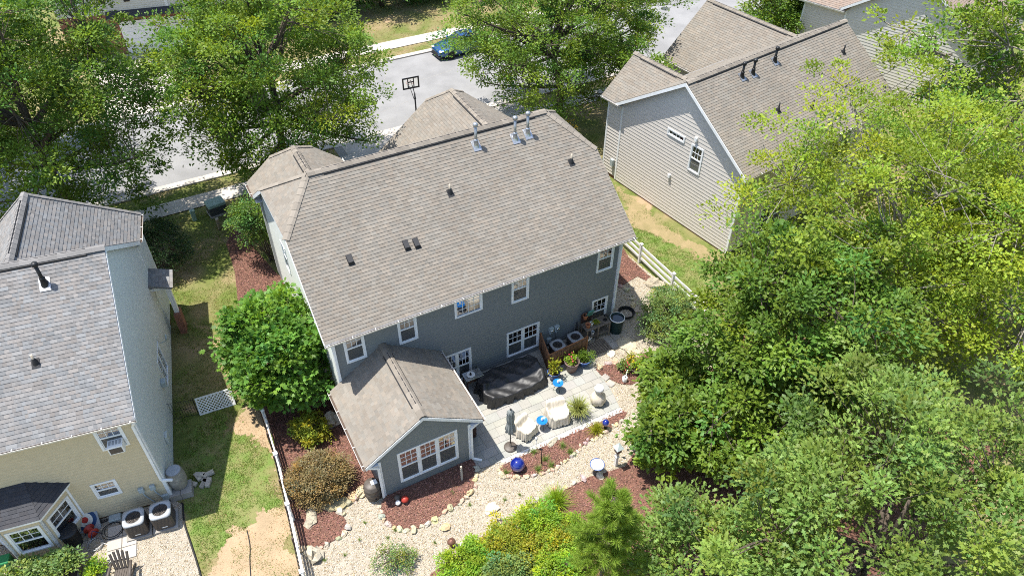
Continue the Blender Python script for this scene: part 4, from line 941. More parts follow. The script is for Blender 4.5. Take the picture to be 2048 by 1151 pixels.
def tree(name, label, cat, base, cen, rad, ncl, nleaf, size, shape, m, seed, trunk=.22, bark='bark', group=None, clr=.75, flat=.55, low=-.65, lump=.38, stems=1, droop=.25, shell=.5, tl=(.7, 1.3), yel=.12, lean=(0, 0), upn=1.0, twig=.018, bare=0):
    """trunk and limbs grown to foliage clusters spread through an uneven crown; cen is the crown centre relative to the base"""
    rg = np.random.default_rng(seed); t = thing(name, label, cat, (base[0], base[1], 0), 0, group); cen = np.array(cen, float); rad = np.array(rad, float)
    # clusters: directions x radius with lumpy outline
    d = rg.normal(0, 1, (ncl*3, 3)); d /= np.linalg.norm(d, axis=1, keepdims=True); d = d[d[:, 2] > low][:ncl]
    sv = Vector((seed*3.1, seed*1.7, seed*.9))
    lum = np.array([1+lump*noise.noise(Vector(v)*1.6+sv)+lump*.8*noise.noise(Vector(v)*3.6+sv) for v in d])
    rr = rg.random(len(d))**shell; K = cen+d*rad*(lum*(.30+.70*rr))[:, None]; K[:, 2] = np.maximum(K[:, 2], .25*clr)
    # branches
    tr = MB(); top = Vector(cen)+Vector((lean[0], lean[1], rad[2]*.45)); b0 = Vector((0, 0, -.05)); spine = []
    for i in range(9):
        f = i/8; p = b0.lerp(top, f)+Vector((math.sin(seed+f*5)*.12*rad[0]*f*(1-f)*2, math.cos(seed*2+f*4)*.12*rad[1]*f*(1-f)*2, 0)); spine.append(p)
    if stems == 1: tr.tube(spine, [trunk*(1.25 if i == 0 else 1-.10*i) for i in range(9)], 8)
    ends = []
    nl = max(5, int(len(K)/14)); idx = rg.choice(len(K), min(nl, len(K)), replace=False)
    for q in idx:
        e = Vector(K[q]); hz = (e.z-0)*.45
        s = b0+Vector((rg.normal(0, .12), rg.normal(0, .12), 0)) if stems > 1 else spine[max(2, min(7, int(round((max(.2, min(.85, (hz+cen[2]*.25)/max(.1, top.z)))*8)))))]
        c = s.lerp(e, .5)+Vector((0, 0, (-.06 if stems == 1 else .18)*(e-s).length)); pts = []
        for i in range(6): f = i/5; pts.append(s*(1-f)**2+c*2*f*(1-f)+e*f*f+Vector(rg.normal(0, .03, 3))*(e-s).length*.3*f)
        r0 = trunk*(.42 if stems == 1 else .5); tr.tube(pts, [r0*(1-.8*i/5)+twig*.5 for i in range(6)], 6, False); ends += pts[1:]
    E_ = np.array([e[:] for e in ends])
    for q in range(len(K)):
        e = Vector(K[q]); j = np.argmin(((E_-K[q])**2).sum(1)+.3*np.maximum(0, E_[:, 2]-K[q][2])); s = Vector(E_[j])
        if (e-s).length < .05: continue
        mid = s.lerp(e, .5)+Vector(rg.normal(0, .06, 3))*(e-s).length; tr.tube([s, mid, e], [twig*1.3, twig, twig*.5], 4, False)
    if bare:
        for q in rg.choice(len(K), bare, replace=False):
            s = Vector(K[q]); dv = (s-Vector(cen)).normalized()+Vector(rg.normal(0, .4, 3)); L = rg.uniform(1.2, 3.2); pts = [s-dv*L*.6]
            for i in range(4): pts.append(pts[-1]+(dv+Vector(rg.normal(0, .35, 3)))*L/4)
            tr.tube(pts, [twig*2.4, twig*2, twig*1.5, twig, twig*.4], 5, False)
    tr.build('trunk', bark, t, True)
    # leaves
    ci = rg.integers(0, len(K), nleaf); kr = rg.uniform(.6, 1.3, len(K))*clr
    sd = rg.normal(0, 1, (nleaf, 3)); sd /= np.linalg.norm(sd, axis=1, keepdims=True); sd[:, 2] = np.where(sd[:, 2] < -.35, -sd[:, 2], sd[:, 2])
    off = sd*(kr[ci]*rg.uniform(.35, 1.05, nleaf))[:, None]*np.array([1, 1, flat*1.25])
    Cc = K[ci]+off; outw = Cc-(cen+np.array([0, 0, -rad[2]*.3])); outw /= np.linalg.norm(outw, axis=1, keepdims=True)+1e-6
    D = sd*.8+outw*.4+rg.normal(0, .45, (nleaf, 3)); D[:, 2] -= droop
    Nm = rg.normal(0, .30, (nleaf, 3))+sd*.75+outw*.25; Nm[:, 2] += upn*.75
    sz = rg.uniform(.65, 1.25, nleaf)*size
    cb = rg.uniform(tl[0], tl[1], (len(K), 1)); yy = rg.normal(0, yel, (len(K), 1)); ct = np.concatenate([cb*(1+yy*1.4), cb*(1+yy*.4), cb*(1-yy)], 1)
    T = ct[ci]*rg.uniform(.86, 1.14, (nleaf, 1))*(1+rg.uniform(-.06, .06, (nleaf, 3)))
    Cc[:, 2] = np.maximum(Cc[:, 2], .06)
    leaf_mesh('crown', Cc, D, Nm, sz, shape, m, np.clip(T, .1, 3), t)
    return t

ST = 'street trees along the kerb'
tree('oak_tree', 'leftmost street oak, behind the roof of the tan house', 'tree', (-8.4, 20.2), (-.3, -1.6, 8.0), (5.7, 5.2, 6.6), 500, 84000, .17, RHOMB, 'leaf_oak_dark', 3, .30, low=-.85, group=ST, clr=.85, droop=.15, lump=.38)
tree('oak_tree', 'wide bright green street oak left of the basketball hoop', 'tree', (3.1, 19.9), (-.5, -1.3, 7.1), (6.3, 5.5, 6.2), 500, 86000, .17, RHOMB, 'leaf_oak', 5, .28, low=-.85, group=ST, clr=.85, droop=.15, lump=.38)
tree('oak_tree', 'dense round street oak above the ridge, right of the blue car', 'tree', (21.3, 18.6), (.1, 0, 6.0), (7.0, 5.8, 5.5), 520, 84000, .17, RHOMB, 'leaf_oak', 8, .28, group=ST, clr=.85, droop=.15, lump=.5, low=-.8)
tree('oak_tree', 'large oak at the top left corner across the street', 'tree', (-13.5, 30), (0, 0, 7), (6, 6, 6), 260, 20000, .3, LANCE, 'leaf_oak_dark', 13, .28, group=ST, clr=1.1)
# garden trees on the right
tree('broadleaf_tree', 'dark green broad leaved tree right of the patio', 'tree', (16.8, -7.4), (-.2, -.2, 4.9), (4.5, 4.3, 4.0), 290, 40000, .19, RHOMB, 'leaf_broad', 21, .17, clr=.72, droop=.35, lump=.36, yel=.12, low=-.8)
tree('elm_tree', 'tall yellow green elm hiding the rear of the beige house', 'tree', (24.5, -5.2), (0, 0, 6.2), (7.6, 6.3, 5.6), 460, 66000, .16, RHOMB, 'leaf_elm', 23, .22, 'bark_pale', clr=.8, droop=.25, lump=.55, yel=.10, low=-.8)
tree('elm_tree', 'yellow green elm at the right edge below the taller one', 'tree', (28.5, -10.5), (0, 0, 5.6), (6.5, 5.5, 4.8), 360, 44000, .16, RHOMB, 'leaf_elm', 27, .22, 'bark_pale', clr=.8, droop=.25, lump=.5, yel=.10)
tree('ash_tree', 'dark tree with bare pale branches in the top right corner', 'tree', (39.5, -.5), (0, 0, 7.6), (7.0, 6.0, 6.6), 300, 24000, .26, RHOMB, 'leaf_oak', 29, .25, 'bark_pale', clr=1.0, lump=.6, bare=26, twig=.035)
tree('white_oak_tree', 'large pale green white oak filling the bottom right corner', 'tree', (12.6, -15.6), (-.2, 0, 5.0), (6.0, 4.6, 4.0), 290, 42000, .20, LOBED, 'leaf_white_oak', 31, .24, clr=.78, droop=.1, lump=.5, yel=.08, tl=(.65, 1.4), upn=1.2, shell=.45)
tree('white_oak_tree', 'smaller pale green oak sapling at the bottom, right of the pine', 'tree', (7.7, -12.6), (.1, 0, 2.3), (2.5, 2.2, 2.1), 120, 9500, .2, LOBED, 'leaf_white_oak', 33, .09, clr=.6, droop=.1, lump=.4, yel=.08, upn=1.4)
tree('broadleaf_tree', 'dark green young broadleaf leaning over the gravel by the lantern post', 'tree', (10.87, -8.11), (-.1, .2, 1.7), (1.6, 1.5, 1.6), 110, 7000, .22, RHOMB, 'leaf_broad', 35, .06, clr=.5, droop=.35, lump=.4, stems=3)
tree('broadleaf_tree', 'dark green low broadleaf between the pots and the big tree', 'tree', (12.77, -5.61), (0, 0, 1.6), (1.5, 1.4, 1.6), 100, 6000, .22, RHOMB, 'leaf_broad', 36, .06, clr=.5, droop=.35, lump=.4, stems=3)
tree('broadleaf_tree', 'leafy dark broadleaf filling the gap before the white oak', 'tree', (13.6, -9.6), (0, 0, 2.6), (2.7, 2.4, 2.3), 150, 13000, .19, RHOMB, 'leaf_broad', 37, .08, clr=.6, droop=.3, lump=.35, stems=3)
# wood beyond the street
for i, (x, y, r_) in enumerate(((12.5, 42.5, 4.2), (17.5, 42, 4.6), (22.5, 42.5, 4.4), (28.0, 42, 4.8), (34, 42, 4.8), (8, 43.5, 4.5))):
    tree('woodland_tree', ('dark woodland tree behind the far lawn, %s' % ('second from the left', 'third from the left', 'fourth from the left', 'fifth from the left', 'at the right end', 'at the left end')[i]), 'tree', (x, y), (0, 0, 3.4), (r_*.85, r_*.7, 3.6), 120, 9000, .34, LANCE, 'leaf_wood', 40+i, .2, group='trees of the far wood', clr=1.0, low=-.95, lump=.5)
for i, (x, y) in enumerate(((40.8, 18.9), (44.0, 18.7), (47.5, 18.4))):
    tree('woodland_tree', 'green tree beyond the beige house, %s of the row at the top' % ('leftmost', 'middle', 'rightmost')[i], 'tree', (x, y), (0, 0, 3.6), (3.2, 2.8, 3.6), 150, 12000, .22, RHOMB, 'leaf_oak', 50+i, .2, group='trees beyond the beige house', clr=1.0, low=-.9)
# shrubs round the house
tree('fig_tree', 'big rounded fig with lobed bright green leaves beside the grey house', 'tree', (-1.31, 2.33, 0.00), (-.30, .5, 2.55), (2.25, 2.4, 2.30), 260, 16000, .215, PALM, 'leaf_fig', 61, .08, clr=.55, lump=.25, stems=5, yel=.08, upn=1.2, shell=.35, low=-.7, droop=.15)
tree('laurel_tree', 'small glossy evergreen on thin stems by the left wall', 'tree', (0.06, 12.22), (-.45, .35, 2.4), (1.15, 1.3, 1.55), 110, 7000, .11, RHOMB, 'leaf_laurel', 63, .06, clr=.4, stems=4, yel=.15, lump=.3)
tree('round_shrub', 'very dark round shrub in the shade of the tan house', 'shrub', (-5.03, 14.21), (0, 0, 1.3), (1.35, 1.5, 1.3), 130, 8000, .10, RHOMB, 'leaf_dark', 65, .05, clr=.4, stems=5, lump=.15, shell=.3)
tree('yellow_shrub', 'small yellow green shrub between the fig and the juniper', 'shrub', (-1.55, 0.11), (0, 0, .5), (.75, .7, .5), 70, 4000, .10, RHOMB, 'leaf_yellow', 67, .03, clr=.25, stems=5)
tree('juniper_bush', 'rust and olive juniper mound behind the white fence', 'shrub', (-2.05, -2.44), (0, .05, .62), (1.12, 1.0, .75), 220, 22000, .085, LANCE, 'leaf_juniper', 69, .05, clr=.30, stems=6, lump=.3, yel=.12, tl=(.75, 1.25), flat=.8, shell=.3)
tree('bronze_shrub', 'tall bronze green shrub at the far corner of the grey house', 'shrub', (16.4, 11.2), (0, 0, 2.0), (1.6, 1.7, 2.0), 130, 8000, .13, RHOMB, 'leaf_bronze', 71, .06, clr=.45, stems=5, yel=.35)
tree('bronze_shrub', 'low orange tinged shrub at the front corner of the grey house', 'shrub', (17.5, 13.2), (0, 0, 1.6), (1.6, 1.6, 1.6), 100, 7000, .13, RHOMB, 'leaf_bronze', 73, .06, clr=.45, stems=5, yel=.35)
tree('garden_shrub', 'light green shrub spilling over the path near the rain barrel', 'shrub', (15.27, -1.73), (-.1, 0, .9), (1.35, 1.2, .95), 120, 9000, .09, RHOMB, 'leaf_shrub', 75, .05, clr=.35, stems=5, yel=.15)
tree('garden_shrub', 'pale shrub at the foot of the white rail fence', 'shrub', (16.18, -0.71), (0, 0, .6), (1.1, .95, .75), 90, 6000, .08, RHOMB, 'leaf_shrub', 76, .05, clr=.3, stems=5, yel=.2)
SH = 'low shrubs below the gravel path'
for i, (q, rx, ry, h, m, lab) in enumerate((((1015, 1105), 1.25, .95, .55, 'leaf_yellow', 'wide yellow green mound below the gravel path'), ((935, 1140), 1.1, .8, .5, 'leaf_lime', 'lime green shrub at the bottom edge beside the white post'),
        ((1075, 1060), .95, .8, .6, 'leaf_lime', 'bright lime shrub in the middle of the lower bed'), ((1105, 1100), .8, .7, .6, 'leaf_yellow', 'yellow shrub left of the pine sapling'), ((1010, 1165), 1.2, .8, .6, 'leaf_shrub', 'grey green shrub cut by the bottom edge'), ((1120, 1150), .9, .8, .7, 'leaf_lime', 'light green shrub at the foot of the pine'))):
    tree('mound_shrub', lab, 'shrub', {0: (3.18, -8.34), 1: (1.59, -8.26), 2: (4.60, -8.07), 3: (4.69, -9.03), 4: (2.56, -9.31), 5: (4.44, -9.99)}[i], (0, 0, h*.75), (rx, ry, h), 110, 8000, .085, RHOMB, m, 80+i, .03, group=SH, clr=.26, stems=6, yel=.15, lump=.35, low=-.3)
tree('weedy_shrub', 'sparse weedy shrub standing in the gravel at the bottom', 'shrub', (-0.53, -6.81), (0, 0, .35), (.75, .6, .4), 45, 1700, .08, LANCE, 'leaf_shrub', 90, .02, clr=.25, stems=6, yel=.2)

def spiky(name, label, base, n, L, w, m, seed, z=0., spread=1.0, cat='plant', tl=(.7, 1.3)):
    """arching strap leaves from one crown"""
    rg = np.random.default_rng(seed); V = []; F = []; T = []
    for i in range(n):
        a = rg.uniform(0, 6.28); l = L*rg.uniform(.6, 1.2); e = rg.uniform(.15, 1.0)*spread; dx, dy = math.cos(a), math.sin(a); o = rg.normal(0, .08*L, 2); tn = rg.uniform(*tl); b = len(V)
        for j in range(4):
            f = j/3; r_ = l*f*e; zz = l*(f*(1.15-.45*e)-f*f*.55*e); ww = w*(1-.85*f)
            for s in (-1, 1): V.append((o[0]+dx*r_-dy*ww*s, o[1]+dy*r_+dx*ww*s, zz)); T.append((tn, tn*rg.uniform(.95, 1.05), tn*.9))
        for j in range(3): F.append((b+2*j, b+2*j+1, b+2*j+3, b+2*j+2))
    o = np_mesh(name, V, F, m, None, np.array(T)); o.location = (base[0], base[1], z); tag(o, label, cat); return o
spiky('grass_clump', 'lime green clump of strap leaves at the path edge', (5.82, -7.38), 420, .85, .012, 'leaf_lime', 91)
tree('mound_shrub', 'lime shrub between the strap leaf clump and the pine', 'shrub', (5.52, -8.90), (0, 0, .4), (.7, .6, .45), 70, 5000, .085, RHOMB, 'leaf_lime', 88, .03, group=SH, clr=.26, stems=6)
spiky('grass_clump', 'second lime strap leaf clump left of the pine top', (5.14, -7.51), 300, .7, .012, 'leaf_lime', 92)
spiky('feathery_plant', 'yellow green feathery plant beside the small blue ball', (9.06, -5.22), 260, .55, .010, 'leaf_yellow', 93)
for i, q in enumerate(((6.21, -4.95), (6.43, -5.48), (7.40, -5.24), (7.52, -5.64), (4.71, -5.32), (6.50, -5.84), (5.92, -5.75))):
    spiky('grassy_tuft', 'sparse green tuft in the bed beside the patio, %s' % ('near the tall stake', 'left of the middle', 'behind the middle stones', 'right of the middle', 'next to the big blue ball', 'at the stone edging', 'right of the big blue ball')[i], q, 90, .32, .007, 'leaf_shrub', 100+i, .03)
weeds = [((-1.43, -5.32)), ((-0.49, -5.71)), ((-0.13, -5.55)), ((2.82, -5.91)), ((3.44, -6.61)), ((4.74, -6.43)), ((-2.12, -5.63)), ((0.99, -6.72)), ((4.12, -6.35)), ((-1.02, -4.72)), ((2.46, -5.09)), ((-2.82, -5.48))]
for i, q in enumerate(weeds):
    o = spiky('weed', 'tiny weed growing in the pale gravel', q, 40, .16, .006, 'leaf_shrub', 120+i, .01); o['group'] = 'weeds in the gravel'

def pine(base, H, label):
    t = thing('pine_tree', label, 'tree', base); rg = np.random.default_rng(5); tr = MB(); sp = [Vector((.03*math.sin(i), .03*math.cos(i*1.3), H*i/8)) for i in range(9)]; tr.tube(sp, [.075-.007*i for i in range(9)], 8); C_, D_, S_ = [], [], []
    for i in range(96):
        f = rg.uniform(.35, 1.0); z = H*f; f = (f-.35)/.65; a = rg.uniform(0, 6.28); L = (1.45-1.0*f)*rg.uniform(.6, 1.15); s = Vector((0, 0, z)); e = s+Vector((math.cos(a)*L, math.sin(a)*L, L*.35)); mid = s.lerp(e, .55)-Vector((0, 0, .05*L)); tr.tube([s, mid, e], [.022, .016, .008], 5, False)
        for q in range(9):
            k = .35+.65*q/8; c = s.lerp(e, k)
            for _ in range(34):
                d = (e-s).normalized()*.75+Vector(rg.normal(0, .6, 3)); C_.append(c[:]); D_.append(d[:]); S_.append(rg.uniform(.16, .30))
    tr.build('trunk', 'bark', t, True); n = len(C_)
    sh = (np.array([(0, 0, 0), (.5, .025, 0), (1, 0, -.05), (.5, -.025, 0)], float), np.array([(0, 1, 2, 3)]))
    leaf_mesh('crown', np.array(C_), np.array(D_), rg.normal(0, 1, (n, 3)), np.array(S_), sh, 'needle', tints(n, .7, 1.4, .08, rg), t)
pine((5.10, -11.34), 6.4, 'young pine sapling with long soft needles at the bottom of the garden')


# ================================================================= THINGS IN THE GARDENS AND THE STREET
def chain(o, *objs):
    for q in objs: q.parent = o
# ---- white fences
def fence_posts(pts, label, group, h=1.18, wire=False, rails=(1.06, .70, .34), cap=True):
    t = thing('rail_fence', label, 'fence', (pts[0][0], pts[0][1], 0), 0, group); o = Vector((pts[0][0], pts[0][1], 0)); Q = [Vector((p[0], p[1], 0))-o for p in pts]
    for p in Q:
        b = MB(); b.cbox(p.x-.065, p.x+.065, p.y-.065, p.y+.065, -.05, h, .01); pb = b.build('post', 'white_paint', t)
        if cap: c = MB(); k = c.av([(p.x-.085, p.y-.085, h), (p.x+.085, p.y-.085, h), (p.x+.085, p.y+.085, h), (p.x-.085, p.y+.085, h), (p.x, p.y, h+.07)]); c.f += [(k, k+1, k+4), (k+1, k+2, k+4), (k+2, k+3, k+4), (k+3, k, k+4), (k+3, k+2, k+1, k)]; c.build('post_cap', 'white_paint', pb)
    for a, b_ in zip(Q[:-1], Q[1:]):
        d = (b_-a).normalized()*.06
        for z in rails: r_ = MB(); r_.beam(a+d+Vector((0, 0, z)), b_-d+Vector((0, 0, z)), .045, .135); r_.build('rail', 'white_paint', t)
        if wire:
            w = MB(); n = Vector((-(b_-a).y, (b_-a).x, 0)).normalized()*-.09; L = (b_-a).length
            for i in range(int(L/.16)+1): p = a+(b_-a)*(i*.16/L)+n; w.tube([p+Vector((0, 0, .02)), p+Vector((0, 0, 1.0))], .006, 4, False)
            for z in (.1, .4, .7, 1.0): w.tube([a+n+Vector((0, 0, z)), b_+n+Vector((0, 0, z))], .007, 4, False)
            w.build('wire_mesh', 'black_metal', t)
            for f in (.0, .5): q = a+(b_-a)*f+n; p = MB(); p.box(q.x-.035, q.x+.035, q.y-.035, q.y+.035, 0, 1.05); p.build('dark_post', 'wood_dark', t)
    return t
fl = [(-3.08, 1.47, 1.18), (-3.18, -0.92, 1.18), (-3.39, -3.32, 1.18), (-3.68, -6.15, 1.18), (-3.94, -9.05, 1.18)]
fence_posts([(p[0], p[1]) for p in fl], 'white rail fence backed with black wire left of the mulch bed', None, 1.18, True)
fr = [(17.12, 3.04), (17.18, 0.37)]
dv = Vector(fr[0])-Vector(fr[1])
fpts = [tuple(Vector(fr[0])+dv*2), tuple(Vector(fr[0])+dv), fr[0], fr[1], tuple(Vector(fr[1])-dv)]
fence_posts(fpts, 'white three rail fence between the grey and beige houses', None, 1.25)
# lattice and wire panel closing the gap beside the tan house
A0, A1 = Vector((*(-5.49, 3.45), 0)), Vector((*(-3.99, 3.34), 0))
t = thing('lattice_panel', 'white lattice panel leaning across the gap by the tan house', 'lattice', (A0.x, A0.y, 0), math.atan2(A1.y-A0.y, A1.x-A0.x)); LL = (A1-A0).length; HH = .80
fm = MB(); fm.box(0, LL, -.02, .02, 0, .06); fm.box(0, LL, -.02, .02, HH-.06, HH); fm.box(0, .06, -.021, .021, .06, HH-.06); fm.box(LL-.06, LL, -.021, .021, .06, HH-.06); fm.build('frame', 'white_paint', t)
k = -HH
while k < LL:
    for s in (1, -1):
        pts = []
        for j in range(2):
            z = HH*j; x = k+z if s > 0 else k+HH-z; pts.append((x, z))
        (x0, z0), (x1, z1) = pts
        def cl(xa, za, xb, zb, X): return za+(zb-za)*(X-xa)/(xb-xa)
        if min(x0, x1) < LL and max(x0, x1) > 0:
            if x0 < 0: z0 = cl(x0, z0, x1, z1, 0); x0 = 0
            elif x0 > LL: z0 = cl(x0, z0, x1, z1, LL); x0 = LL
            if x1 < 0: z1 = cl(x0, z0, x1, z1, 0); x1 = 0
            elif x1 > LL: z1 = cl(x0, z0, x1, z1, LL); x1 = LL
            b = MB(); b.beam((x0, s*.006, z0), (x1, s*.006, z1), .04, .010, up=(0, 1, 0)); b.build('slat', 'white_paint', t)
    k += .15
t.rotation_euler = (R(-26), 0, math.atan2(A1.y-A0.y, A1.x-A0.x))
def wire_panel(p0, p1, label, h=1.0):
    a = Vector((*p0, 0)); b = Vector((*p1, 0)); t = thing('wire_fence', label, 'fence', a); d = b-a; m = MB(); L = d.length
    for i in range(int(L/.10)+1): p = d*(i*.10/L); m.tube([p, p+Vector((0, 0, h))], .007, 4, False)
    for z in (.05, h*.5, h): m.tube([Vector((0, 0, z)), d+Vector((0, 0, z))], .010, 4, False)
    m.build('bars', 'black_metal', t)
    for p in (Vector((0, 0, 0)), d): q = MB(); q.tube([p, p+Vector((0, 0, h+.1))], .022, 6); q.build('post', 'black_metal', t)
wire_panel((-6.57, 3.78), (-5.52, 3.50), 'black wire fence joining the tan house wall to the lattice')
wire_panel((-3.95, 3.32), (-3.01, 3.07), 'low wire gate between the lattice and the white fence', .85)

# ---- covered furniture on the patio
def cloth_box(name, label, cat, rings, m, folds=.02, n=48, seed=0, loc=(0, 0, 0), rz=0, part='cover', extra=None):
    """draped cover: rings of (z, outline function(angle)->(x,y)); vertical folds grow towards the hem"""
    t = thing(name, label, cat, loc, rz); b = MB(); k0 = 0
    for j, (z, fn, fo) in enumerate(rings):
        row = []
        for i in range(n):
            a = 2*math.pi*i/n; x, y = fn(a); w = folds*fo*(math.sin(a*9+seed+j*.4)+.7*math.sin(a*17+seed*2-j*.7)+noise.noise(Vector((x*3, y*3, seed)))); l = math.hypot(x, y)+1e-6
            row.append((x*(1+w/l), y*(1+w/l), z+(.5*folds*fo*math.sin(a*6+seed) if 0 < j < len(rings)-1 else 0)))
        b.av(row)
        if j: 
            for i in range(n): q = (i+1) % n; b.f.append(((j-1)*n+i, (j-1)*n+q, j*n+q, j*n+i))
    b.f.append(tuple((len(rings)-1)*n+i for i in range(n)))
    b.build(part, m, t, True); return t
def rect(hx, hy, r=.15):
    def f(a):
        c, s = math.cos(a), math.sin(a); e = 5.0; k = (abs(c/hx)**e+abs(s/hy)**e)**(-1/e); return c*k, s*k
    return f
P4 = [(5.86, -0.80, 0.75), (8.47, -0.63, 0.75), (8.40, -2.16, 0.60), (5.50, -2.00, 0.60)]
cx = sum(p[0] for p in P4)/4; cy = sum(p[1] for p in P4)/4
ft = thing('covered_sofa_set', 'large black weather cover draped over patio furniture against the rear wall', 'furniture cover', (cx, cy, .045), R(0))
def drape(t, W2, D2, top, m, gx=30, gy=30, seed=0., fold=.05, flare=.10, hem=.05):
    """weather cover over furniture: creased top height field and a pleated skirt"""
    b = MB()
    for j in range(gy+1):
        for i in range(gx+1):
            u, v = -1+2*i/gx, -1+2*j/gy; p = Vector((u*2.1+seed, v*2.1, seed)); cr = abs(noise.noise(p*1.4))*.06+abs(noise.noise(p*3.1))*.03
            b.av([(u*W2*(1-.10*abs(v)**3)*(1+.03*math.sin(v*7+seed)), v*D2*(1-.10*abs(u)**3)*(1+.03*math.sin(u*8+seed)), top(u, v)-cr)])
    for j in range(gy):
        for i in range(gx): k = j*(gx+1)+i; b.f.append((k, k+1, k+gx+2, k+gx+1))
    ring = [i for i in range(gx+1)]+[j*(gx+1)+gx for j in range(1, gy+1)]+[gy*(gx+1)+i for i in range(gx-1, -1, -1)]+[j*(gx+1) for j in range(gy-1, 0, -1)]
    n = len(ring); prev = ring
    for s_ in range(1, 6):
        f = s_/5; cur = []
        for q, k in enumerate(ring):
            x, y, z = b.v[k]; l = math.hypot(x, y); fo = fold*f*(math.sin(q*.61+seed)+.8*math.sin(q*1.33+seed*2)+.6*math.sin(q*.27))+.03*f*noise.noise(Vector((q*.2, s_, seed)))
            gr = 1+flare*f+fo/l; cur.append(b.av([(x*gr, y*gr, z*(1-f)+(hem+.04*abs(math.sin(q*.13+seed)))*f)]))
        for q in range(n): w = (q+1) % n; b.f.append((prev[q], cur[q], cur[w], prev[w]))
        prev = cur
    return b.build('cover', m, t, True)
def ctop(u, v):
    z = .76-.20/(1+math.exp((v+.15)*10))
    z += .10*math.exp(-((abs(u)-.93)/.10)**2)*(1 if v < .2 else .3)-.06*math.exp(-(u/.6)**2)
    return z+.02*math.sin(u*13+v*7)
drape(ft, 1.46, .78, ctop, 'black_cover', 52, 30, 4., .055, .07, .03)
b = MB()
for sx in (-1, 1):
    for sy in (-1, 1): MB().box(sx*1.3-.03, sx*1.3+.03, sy*.62-.03, sy*.62+.03, 0, .3).build('leg', 'black_metal', ft)
def armchair_cover(loc, rz, label, s=1.0, seed=1.):
    t = thing('covered_chair', label, 'chair cover', (loc[0], loc[1], .045), rz)
    def top(u, v):
        z = .52+.34/(1+math.exp(-(v-.45)*12))                       # seat and back
        z = max(z, .66*(1/(1+math.exp(-(abs(u)-.72)*22))) if v < .7 else 0)   # arms
        return z*s
    drape(t, .40*s, .40*s, top, 'beige_cover', 30, 30, seed, .028, .14)
    for sx in (-1, 1):
        for sy in (-1, 1): MB().tube([(sx*.34, sy*.34, 0), (sx*.34, sy*.34, .35)], .02, 6).build('leg', 'black_metal', t)
    return t
armchair_cover((6.36, -3.91), R(20), 'smaller beige covered chair beside the closed umbrella', .93, 2.)
armchair_cover((7.91, -3.90), R(-12), 'larger beige covered chair between blue table and spiky plant', 1.08, 5.)
cp = thing('covered_chiminea', 'beige covered chiminea with pale hood at the patio end', 'chiminea', (*(9.94, -3.98), .045))
b = MB(); n = 28
for j, (r_, z) in enumerate(((.30, .10), (.33, .25), (.33, .42), (.26, .55), (.17, .68), (.15, .80), (.17, .86))):
    for i in range(n): a = 2*math.pi*i/n; w = r_*(1+.07*math.sin(a*7+j)*(1-j/8)+.04*math.sin(a*13)); b.av([(w*math.cos(a), w*math.sin(a), z+.015*math.sin(a*5+j))])
    if j:
        for i in range(n): q = (i+1) % n; b.f.append(((j-1)*n+i, (j-1)*n+q, j*n+q, j*n+i))
b.build('cover', 'beige_cover', cp, True)
MB().lathe([(.16, .84), (.205, .88), (.21, .98), (.17, 1.05), (.06, 1.09), (.01, 1.095)], 18).build('hood', 'white_plastic', cp, True)
for k in range(3): a = k*2.09+.4; MB().tube([(.24*math.cos(a), .24*math.sin(a), 0), (.20*math.cos(a), .20*math.sin(a), .2)], .03, 6).build('leg', 'wood_dark', cp)
# closed umbrella
u = thing('patio_umbrella', 'closed grey patio umbrella on a round bronze base', 'umbrella', (*(5.47, -4.27), .045))
MB().lathe([(.27, 0), (.27, .04), (.24, .065), (.10, .085), (.05, .09), (.045, .30)], 24).build('base', 'brown_barrel', u, True)
MB().tube([(0, 0, .2), (0, 0, 2.42)], .022, 10).build('pole', 'black_metal', u, True)
b = MB(); n = 32
for j, (r_, z) in enumerate(((.15, 1.05), (.20, 1.14), (.165, 1.38), (.13, 1.55), (.115, 1.62), (.14, 1.75), (.15, 1.95), (.12, 2.15), (.13, 2.18), (.145, 2.22), (.09, 2.36), (.03, 2.44))):
    for i in range(n): a = 2*math.pi*i/n; w = r_*(1+.24*math.cos(a*8+j*.15)); b.av([(w*math.cos(a), w*math.sin(a), z+.03*math.sin(a*4)*(j < 2))])
    if j:
        for i in range(n): q = (i+1) % n; b.f.append(((j-1)*n+i, (j-1)*n+q, j*n+q, j*n+i))
b.build('canopy', 'umbrella_cloth', u, True)
MB().lathe([(.13, 0), (.135, .03), (.13, .06)], 16, (0, 0, 1.585), False).build('tie_strap', 'umbrella_cloth', u, True); MB().ball((0, 0, 2.47), .04).build('finial', 'black_metal', u, True)
# blue side tables
def blue_table(loc, label, h=.50):
    t = thing('side_table', label, 'table', (loc[0], loc[1], .045), 0, 'round blue side tables')
    MB().lathe([(.22, h-.03), (.235, h-.02), (.235, h+.012), (.22, h+.014), (.21, h), (.01, h)], 26).build('table_top', 'blue_metal', t, True)
    for k in range(3):
        a = k*2.094+.5; MB().tube([(.06*math.cos(a), .06*math.sin(a), h-.02), (.11*math.cos(a), .11*math.sin(a), h*.5), (.20*math.cos(a), .20*math.sin(a), 0)], .010, 6).build('leg', 'black_metal', t, True)
    return t
for q, lb in (((8.76, -2.55, 0.50), 'blue side table in front of the yellow croton pot'), ((7.11, -4.01, 0.50), 'blue side table between the two beige covered chairs')):
    blue_table(q, lb); g = MB().lathe([(.05, 0), (.055, .05), (.045, .10), (.03, .13), (.02, .16), (.005, .17)], 12); o = g.build('lantern', 'white_plastic', None, True); o.location = (q[0], q[1], .56); tag(o, 'small white lantern on the ' + lb.replace('side ', ''), 'lantern')
